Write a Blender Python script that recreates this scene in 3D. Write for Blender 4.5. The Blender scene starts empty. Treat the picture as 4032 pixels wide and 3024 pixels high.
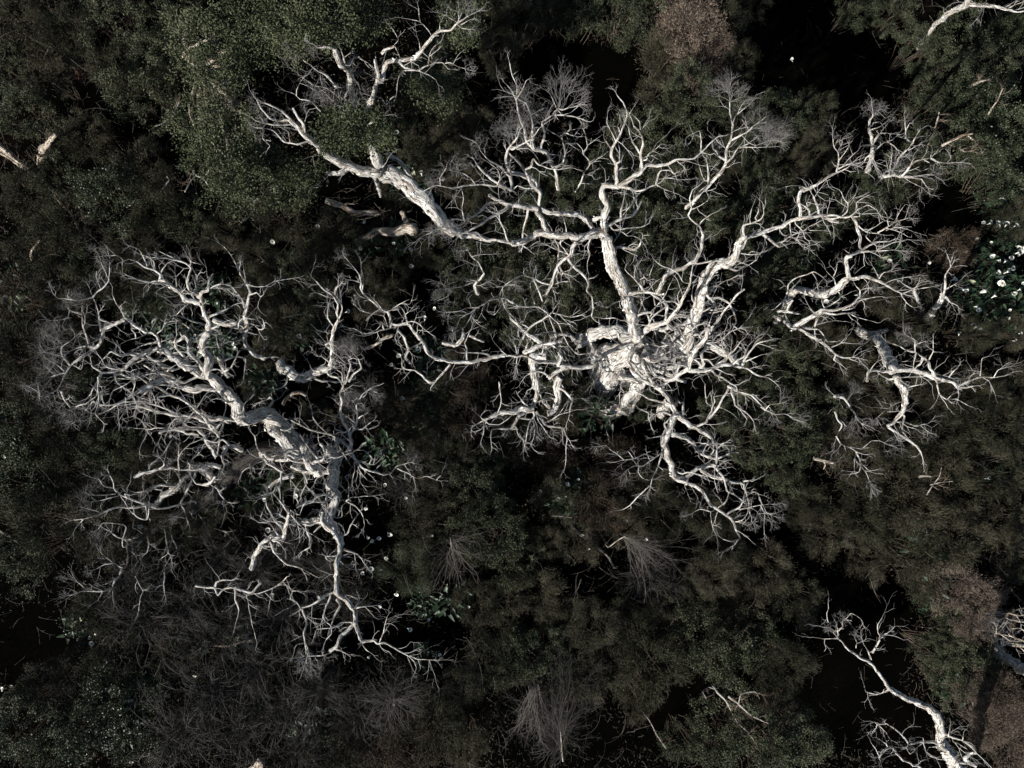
import bpy, math, random
import numpy as np
from mathutils import Vector, noise

# ---------------------------------------------------------------- camera, world, sun
H = 21.0                                   # drone height above the ground
HFOV = math.radians(70)
K = 2 * math.tan(HFOV / 2) / 4032          # metres per photo pixel per metre of distance
sc = bpy.context.scene
cam = bpy.data.cameras.new('camera')
cam.angle = HFOV
cam.clip_end = 500
co = bpy.data.objects.new('camera', cam)
co.location = (0, 0, H)
sc.collection.objects.link(co)
sc.camera = co
SUN_EL, SUN_AZ = math.radians(27), math.radians(228)      # azimuth of the sun, clockwise from +Y
w = bpy.data.worlds.new("World")
sc.world = w
w.use_nodes = True
nt = w.node_tree
bg = nt.nodes['Background']
sky = nt.nodes.new('ShaderNodeTexSky')
sky.sky_type = 'NISHITA'
sky.sun_disc = False
sky.sun_elevation = SUN_EL
sky.sun_rotation = SUN_AZ
nt.links.new(sky.outputs[0], bg.inputs[0])
bg.inputs[1].default_value = 0.05
sl = bpy.data.lights.new('sun', 'SUN')
sl.energy = 5.0
sl.angle = math.radians(0.5)
sl.color = (1, 0.97, 0.92)
so = bpy.data.objects.new('sun', sl)
sd = Vector((math.sin(SUN_AZ) * math.cos(SUN_EL), math.cos(SUN_AZ) * math.cos(SUN_EL), math.sin(SUN_EL)))
so.rotation_euler = sd.to_track_quat('Z', 'Y').to_euler()
so.location = (0, 0, 30)
sc.collection.objects.link(so)
sc.view_settings.view_transform = 'Standard'
sc.view_settings.look = 'None'
sc.view_settings.exposure = 0.68
sc.view_settings.gamma = 1.0
sc.render.engine = 'CYCLES'
sc.cycles.max_bounces = 4
sc.cycles.diffuse_bounces = 1
sc.cycles.glossy_bounces = 1

col = sc.collection
rng = random.Random(7)
nr = np.random.default_rng(11)

# ---------------------------------------------------------------- helpers
def src(tile, x, y):                       # tile pixel -> photo pixel
    return int(tile[0]) * 1008 + x / 2.1944, int(tile[1]) * 756 + y / 2.1944
def W(sx, sy, z):                          # photo pixel at height z -> world point
    return np.array([(sx - 2016) * K * (H - z), -(sy - 1512) * K * (H - z), z])
def OV(x, y, z):                           # overview pixel (2212 wide)
    return W(x * 1.8228, y * 1.8228, z)
def pxm(z): return K * (H - z)             # metres per photo pixel

def mesh(name, V, F, mat, parent=None, attrs=None, smooth=False, origin=None, tri=False):
    V = np.asarray(V, dtype=np.float32).reshape(-1, 3)
    if origin is not None: V = V - np.asarray(origin, dtype=np.float32)
    me = bpy.data.meshes.new(name)
    me.vertices.add(len(V))
    me.vertices.foreach_set('co', V.ravel())
    F = np.asarray(F, dtype=np.int32)
    k = F.shape[1]
    me.loops.add(F.size)
    me.loops.foreach_set('vertex_index', F.ravel())
    me.polygons.add(len(F))
    me.polygons.foreach_set('loop_start', np.arange(0, F.size, k, dtype=np.int32))
    me.polygons.foreach_set('loop_total', np.full(len(F), k, dtype=np.int32))
    if smooth: me.polygons.foreach_set('use_smooth', np.ones(len(F), dtype=bool))
    for an, (ty, dom, data) in (attrs or {}).items():
        a = me.attributes.new(an, ty, dom)
        a.data.foreach_set('vector' if ty == 'FLOAT_VECTOR' else 'value', np.asarray(data, dtype=np.float32).ravel())
    me.update(calc_edges=True)
    me.materials.append(mat)
    o = bpy.data.objects.new(name, me)
    col.objects.link(o)
    if parent is not None: o.parent = parent
    return o
def empty(name, loc, label, cat, group=None):
    o = bpy.data.objects.new(name, None)
    o.empty_display_size = .2
    o.location = [float(v) for v in loc]
    col.objects.link(o)
    tag(o, label, cat, group)
    return o
def tag(o, label=None, cat=None, group=None, kind=None):
    if label: o['label'] = label
    if cat: o['category'] = cat
    if group: o['group'] = group
    if kind: o['kind'] = kind
def kids(o): return [c for c in bpy.data.objects if c.parent == o]
def dup(proto_kids, name, loc, rot, scl, label, cat, group):
    r = empty(name, loc, label, cat, group)
    r.rotation_euler = rot
    r.scale = scl
    for ch in proto_kids:
        c = ch.copy(); col.objects.link(c); c.parent = r
        if c.name.split('.')[0] != ch.name.split('.')[0]: c.name = ch.name.split('.')[0]
    return r

# ---------------------------------------------------------------- materials
def newmat(name):
    m = bpy.data.materials.new(name); m.use_nodes = True
    n = m.node_tree.nodes; b = n['Principled BSDF']
    return m, n, m.node_tree.links, b
def ramp(n, l, fac, stops):
    r = n.new('ShaderNodeValToRGB')
    e = r.color_ramp.elements
    while len(e) < len(stops): e.new(0.5)
    for i, (p, c) in enumerate(stops):
        e[i].position = p; e[i].color = (*c, 1)
    l.new(fac, r.inputs[0])
    return r.outputs[0]
def nz(n, l, vec, scale, detail=4, rough=.6):
    t = n.new('ShaderNodeTexNoise'); t.inputs['Scale'].default_value = scale
    t.inputs['Detail'].default_value = detail; t.inputs['Roughness'].default_value = rough
    if vec: l.new(vec, t.inputs['Vector'])
    return t.outputs[0]
def mixc(n, l, f, a, b, mode='MIX'):
    m = n.new('ShaderNodeMix'); m.data_type = 'RGBA'; m.blend_type = mode
    for s, v in ((0, f), (6, a), (7, b)):
        if isinstance(v, (int, float)): m.inputs[s].default_value = v
        elif isinstance(v, tuple): m.inputs[s].default_value = (*v, 1)
        else: l.new(v, m.inputs[s])
    return m.outputs[2]
def bark_mat(name, pale, mid, dark, flake=0.5, flthr=0.6):
    """papery bark: the 'bark' attribute runs round and along the limb, so plates and tears follow it"""
    m, n, l, b = newmat(name)
    a = n.new('ShaderNodeAttribute'); a.attribute_name = 'bark'
    v = a.outputs['Vector']
    mp = n.new('ShaderNodeMapping'); mp.inputs['Scale'].default_value = (6, 6, 1.7); l.new(v, mp.inputs[0])
    st = nz(n, l, mp.outputs[0], 2.4, 6, .65)
    mp2 = n.new('ShaderNodeMapping'); mp2.inputs['Scale'].default_value = (3, 3, 1.6); l.new(v, mp2.inputs[0])
    bl = nz(n, l, mp2.outputs[0], 1.7, 4, .6)
    mp3 = n.new('ShaderNodeMapping'); mp3.inputs['Scale'].default_value = (9, 9, 3.2); l.new(v, mp3.inputs[0])
    fi = nz(n, l, mp3.outputs[0], 3.0, 5, .7)
    c1 = ramp(n, l, bl, [(.36, mid), (.55, pale), (1, pale)])
    c2 = mixc(n, l, ramp(n, l, st, [(.43, (.95, .95, .95)), (.50, (0, 0, 0))]), c1, dark)
    c3 = mixc(n, l, ramp(n, l, fi, [(.38, (.8, .8, .8)), (.47, (0, 0, 0))]), c2, dark)
    l.new(c3, b.inputs['Base Color'])
    b.inputs['Roughness'].default_value = .85
    b.inputs['Specular IOR Level'].default_value = .2
    bp = n.new('ShaderNodeBump'); bp.inputs['Strength'].default_value = 1.0; bp.inputs['Distance'].default_value = .07
    ad = n.new('ShaderNodeMath'); ad.operation = 'ADD'; l.new(st, ad.inputs[0]); l.new(fi, ad.inputs[1])
    l.new(ad.outputs[0], bp.inputs['Height']); l.new(bp.outputs[0], b.inputs['Normal'])
    return m
def leaf_mat(name, stops, rough=.55, spec=.3, patch=.35, transl=.0):
    """per-leaf tint 't' plus a slow drift between individual plants"""
    m, n, l, b = newmat(name)
    a = n.new('ShaderNodeAttribute'); a.attribute_name = 't'
    oi = n.new('ShaderNodeObjectInfo')
    mm = n.new('ShaderNodeMath'); mm.operation = 'MULTIPLY_ADD'
    l.new(oi.outputs['Random'], mm.inputs[0]); mm.inputs[1].default_value = patch
    ad = n.new('ShaderNodeMath'); ad.operation = 'MULTIPLY'; l.new(a.outputs['Fac'], ad.inputs[0]); ad.inputs[1].default_value = 1 - patch
    l.new(ad.outputs[0], mm.inputs[2])
    c = ramp(n, l, mm.outputs[0], stops)
    l.new(c, b.inputs['Base Color'])
    b.inputs['Roughness'].default_value = rough
    b.inputs['Specular IOR Level'].default_value = spec
    return m
M = {}
M['bark'] = bark_mat('paper_bark', (.90, .88, .83), (.70, .63, .54), (.15, .12, .095))
M['bark_old'] = bark_mat('old_paper_bark', (.82, .74, .62), (.45, .33, .23), (.12, .08, .05))
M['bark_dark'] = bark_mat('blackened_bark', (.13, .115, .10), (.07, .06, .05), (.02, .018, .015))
M['bark_grey'] = bark_mat('grey_wood', (.62, .58, .52), (.40, .35, .29), (.14, .11, .08))
M['bark_red'] = bark_mat('red_brown_wood', (.36, .20, .13), (.22, .11, .07), (.05, .03, .02))
def plain(name, c, rough=.8, spec=.2):
    m, n, l, b = newmat(name)
    g = n.new('ShaderNodeNewGeometry')
    v = nz(n, l, g.outputs['Position'], 3.5, 3)
    l.new(mixc(n, l, v, tuple(x * .55 for x in c), tuple(min(.95, x * 1.35) for x in c)), b.inputs['Base Color'])
    b.inputs['Roughness'].default_value = rough; b.inputs['Specular IOR Level'].default_value = spec
    return m
M['twig'] = plain('bare_twig', (.44, .42, .40))
M['twig_grey'] = plain('grey_twig', (.058, .054, .05))
M['tress'] = plain('drooping_twig', (.09, .08, .072))
M['strand'] = plain('dry_strand', (.17, .15, .125))
M['twig_mid'] = plain('weathered_twig', (.21, .20, .19))
M['twig_brown'] = plain('brown_twig', (.22, .17, .13))
M['stem'] = plain('shrub_stem', (.10, .08, .06))
M['leafG'] = leaf_mat('green_leaf', [(0, (.013, .0175, .0095)), (.35, (.034, .041, .022)), (.7, (.064, .070, .041)), (.88, (.11, .112, .072)), (.97, (.20, .20, .14)), (1, (.34, .34, .26))], .6, .18)
M['leafC'] = leaf_mat('crown_leaf', [(0, (0.0286, 0.0392, 0.02)), (.45, (0.0657, 0.0771, 0.04)), (.8, (0.0966, 0.103, 0.0585)), (1, (0.15, 0.15, 0.1))], .6, .18)
M['leafO'] = leaf_mat('heath_leaf', [(0, (0.0133, 0.0157, 0.00966)), (.35, (0.0314, 0.0327, 0.0193)), (.7, (0.0556, 0.0508, 0.0327)), (1, (0.102, 0.0874, 0.0605))], .7, .15)
M['leafB'] = leaf_mat('dead_frond', [(0, (.020, .016, .011)), (.5, (.052, .041, .029)), (.85, (.105, .075, .055)), (1, (.17, .125, .09))], .8, .1)
M['leafS'] = leaf_mat('straw', [(0, (.05, .04, .03)), (.5, (.12, .092, .07)), (.9, (.24, .19, .15)), (1, (.42, .36, .29))], .8, .1)
M['leafP'] = leaf_mat('speckled_leaf', [(0, (0.0171, 0.0257, 0.0143)), (.45, (0.0392, 0.0486, 0.0257)), (.84, (0.0657, 0.0714, 0.0414)), (.915, (0.0857, 0.0857, 0.0536)), (.93, (0.471, 0.471, 0.371)), (1, (0.585, 0.585, 0.486))], .45, .3)
M['leafL'] = leaf_mat('broad_leaf', [(0, (.010, .022, .010)), (.6, (.020, .038, .018)), (.9, (.038, .062, .030)), (.96, (.24, .26, .15)), (1, (.46, .46, .32))], .45, .25, .15)
M['flake'] = leaf_mat('bark_flake', [(0, (.16, .12, .09)), (.25, (.45, .37, .29)), (.45, (.80, .76, .68)), (1, (.93, .91, .86))], .8, .15, 0)
M['petal'] = plain('white_spathe', (.70, .70, .62), .5)
M['spadix'] = plain('yellow_spadix', (.65, .42, .05), .6)

# ---------------------------------------------------------------- limbs as swept tubes
def spline(P, R, step):
    """Catmull-Rom through the traced points, resampled evenly"""
    P = np.asarray(P, float); R = np.asarray(R, float)
    if len(P) == 2:
        P = np.array([P[0], (P[0] + P[1]) / 2, P[1]]); R = np.array([R[0], R.mean(), R[1]])
    Q = np.vstack([2 * P[0] - P[1], P, 2 * P[-1] - P[-2]])
    out, ro = [], []
    for i in range(1, len(Q) - 2):
        L = np.linalg.norm(Q[i + 1] - Q[i]); n = max(2, int(L / step))
        t = np.linspace(0, 1, n, endpoint=False)[:, None]
        a, b, c, d = Q[i - 1], Q[i], Q[i + 1], Q[i + 2]
        cr_ = .5 * ((2 * b) + (-a + c) * t + (2 * a - 5 * b + 4 * c - d) * t ** 2 + (-a + 3 * b - 3 * c + d) * t ** 3)
        out.append(cr_ * .5 + (b + (c - b) * t) * .5)
        ro.append(R[i - 1] + (R[i] - R[i - 1]) * t[:, 0])
    out.append(P[-1:]); ro.append(R[-1:])
    return np.vstack(out), np.concatenate(ro)
class Tubes:
    def __init__(s): s.V, s.F, s.B, s.n, s.fr = [], [], [], 0, []
    def add(s, P, R, k, seed, rough=.1, lobes=.1):
        n = len(P)
        T = np.gradient(P, axis=0); T /= np.linalg.norm(T, axis=1)[:, None] + 1e-9
        N = np.zeros_like(P); u = np.cross(T[0], [0.3, 0.2, 1.0])
        for i in range(n):
            u = u - T[i] * u.dot(T[i]); u /= np.linalg.norm(u) + 1e-9; N[i] = u
        Bn = np.cross(T, N)
        th = np.linspace(0, 2 * math.pi, k, endpoint=False)
        L = np.concatenate([[0], np.cumsum(np.linalg.norm(np.diff(P, axis=0), axis=1))])
        rs = np.ones((n, k))
        if lobes > 0:
            for q, (f, a) in enumerate(((2, .8), (3, .9), (5, .6))):
                rs += lobes * a * np.sin(f * th[None] + seed * 1.7 + q + (L / (R.mean() * 9 + .05))[:, None] * (1.0 + .5 * q))
        if rough > 0:
            g = np.random.default_rng(seed)
            bumps = 1 + rough * g.standard_normal(n) * .8
            bumps = np.convolve(np.pad(bumps, 1, mode='edge'), [.25, .5, .25], 'valid')
            rs *= bumps[:, None]
            rs += rough * .45 * g.standard_normal((n, k))
        rr = R[:, None] * rs
        if R.mean() > .035: s.fr.append((P, T, N, Bn, R * 1.03))
        V = P[:, None] + (np.cos(th)[None, :, None] * N[:, None] + np.sin(th)[None, :, None] * Bn[:, None]) * rr[..., None]
        B = np.stack([np.cos(th)[None] * R[:, None] * 2.2 + seed % 97, np.sin(th)[None] * R[:, None] * 2.2, np.repeat(L[:, None], k, 1)], -1)
        idx = s.n + np.arange(n * k).reshape(n, k)
        a = idx[:-1]; b = idx[1:]
        F = np.stack([a, np.roll(a, -1, 1), np.roll(b, -1, 1), b], -1).reshape(-1, 4)
        s.V.append(V.reshape(-1, 3)); s.B.append(B.reshape(-1, 3)); s.F.append(F)
        # closing cap
        c = s.n + n * k
        s.V.append((P[-1] + T[-1] * R[-1] * .7)[None]); s.B.append(B[-1, :1])
        last = idx[-1]
        s.F.append(np.stack([last, np.roll(last, -1), np.full(k, c), np.full(k, c)], -1)[:, [0, 1, 2, 2]] if False else np.stack([last[0::2], np.roll(last, -1)[0::2], np.roll(last, -2)[0::2], np.full(len(last[0::2]), c)], -1))
        s.n += n * k + 1
    def flakes(s, g, mat, parent, origin, per=60):
        """papery bark curling off the wood"""
        VV = []; tt = []
        for P, T, N, B, R in s.fr:
            L = np.linalg.norm(np.diff(P, axis=0), axis=1).sum()
            n = int(L * 6.28 * R.mean() * per) + 2
            i = g.integers(0, len(P), n); a = g.random(n) * 6.283
            nn = np.cos(a)[:, None] * N[i] + np.sin(a)[:, None] * B[i]
            c = P[i] + nn * R[i][:, None] * g.uniform(.98, 1.06, n)[:, None] + T[i] * (g.random(n)[:, None] - .5) * .06
            sd = np.cross(T[i], nn)
            d = T[i] * np.where(g.random(n) < .5, 1, -1)[:, None] + sd * g.normal(size=n)[:, None] * .45
            d /= np.linalg.norm(d, axis=1)[:, None]
            w = np.cross(d, nn)
            ln = (.02 + .06 * g.random(n) ** 2)[:, None] * np.minimum(1.6, .6 + R[i] * 5)[:, None]; wd = ln * g.uniform(.12, .42, n)[:, None]
            lift = ln * g.uniform(.05, .5, n)[:, None]
            VV.append(np.stack([c - w * wd, c + w * wd, c + w * wd * .6 + d * ln + nn * lift, c - w * wd * .5 + d * ln * .9 + nn * lift * .8], 1))
            tt.append(g.random(n))
        if not VV: return
        V = np.concatenate(VV).reshape(-1, 3)
        o = mesh('peeling_bark', V, np.arange(len(V)).reshape(-1, 4), mat, parent, {'t': ('FLOAT', 'FACE', np.concatenate(tt))}, False, origin)
        o['kind'] = 'stuff'
    def build(s, name, mat, parent, origin):
        if not s.V: return None
        return mesh(name, np.vstack(s.V), np.vstack(s.F), mat, parent,
                    {'bark': ('FLOAT_VECTOR', 'POINT', np.vstack(s.B))}, True, origin)

def seg_mesh(name, S, mat, parent, origin=None):
    """thousands of fine tapering sticks as one mesh; S rows: p0(3) p1(3) r0 r1"""
    S = np.asarray(S, float)
    if not len(S): return None
    p0, p1, r0, r1 = S[:, :3], S[:, 3:6], S[:, 6], S[:, 7]
    d = p1 - p0; d /= np.linalg.norm(d, axis=1)[:, None] + 1e-9
    u = np.cross(d, np.where(np.abs(d[:, 2:3]) > .9, [[1., 0, 0]], [[0, 0, 1.]])); u /= np.linalg.norm(u, axis=1)[:, None] + 1e-9
    v = np.cross(d, u)
    V = []
    for p, r in ((p0, r0), (p1, r1)):
        for k in range(3):
            a = 2.0944 * k
            V.append(p + (math.cos(a) * u + math.sin(a) * v) * r[:, None])
    V = np.stack(V, 1)
    b = (np.arange(len(S)) * 6)[:, None]
    F = np.concatenate([b + np.array([[0, 1, 4, 3]]), b + np.array([[1, 2, 5, 4]]), b + np.array([[2, 0, 3, 5]])], 0)
    o = mesh(name, V.reshape(-1, 3), F, mat, parent, None, True, origin)
    o['kind'] = 'stuff'                     # nobody could count the twigs
    return o

def unit(v):
    return v / (np.linalg.norm(v) + 1e-9)
def grow(S, p, d, L, r, lev, g, wig=.35, kidn=2, spread=.6, up=.1, taper=.55):
    """one wandering twig and its side twigs"""
    n = 3 if lev > 0 else 2
    q = np.array(p, float); d = unit(np.array(d, float))
    for i in range(n):
        d2 = unit(d + g.standard_normal(3) * wig * .5 + np.array([0, 0, up * .3]))
        e = q + d2 * L / n
        ra = r * (1 - (1 - taper) * i / n); rb = r * (1 - (1 - taper) * (i + 1) / n)
        S.append((*q, *e, ra, rb))
        q, d = e, d2
        if lev > 0:
            for _ in range(kidn if i < n - 1 else 1):
                if g.random() < .85:
                    side = unit(np.cross(d, g.standard_normal(3)))
                    grow(S, q, d + side * spread * (0.7 + .7 * g.random()), L * (.45 + .3 * g.random()), rb * .72, lev - 1, g, wig, kidn, spread, up, taper)
def fan(S, p, d, ext, r, lev, spread, g):
    """broom of forking twigs"""
    def rec(q, d, L, r, lv):
        if lv == 0: return
        d2 = unit(d + g.standard_normal(3) * .16)
        m = q + d2 * L * .5
        d3 = unit(d2 + g.standard_normal(3) * .16)
        e = m + d3 * L * .5
        S.append((*q, *m, r, r * .9)); S.append((*m, *e, r * .9, r * .78))
        nk = 2 if g.random() < .75 else 3
        for k in range(nk):
            side = unit(np.cross(d3, g.standard_normal(3)))
            rec(e, unit(d3 + side * spread * (.35 + .65 * g.random())), L * (.78 + .2 * g.random()), r * .70, lv - 1)
    ns = 3
    for k in range(ns):
        side = unit(np.cross(d, g.standard_normal(3)))
        rec(np.array(p, float), unit(d + side * spread * .8 * g.random()), ext / lev * 1.25, r, lev)

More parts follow.
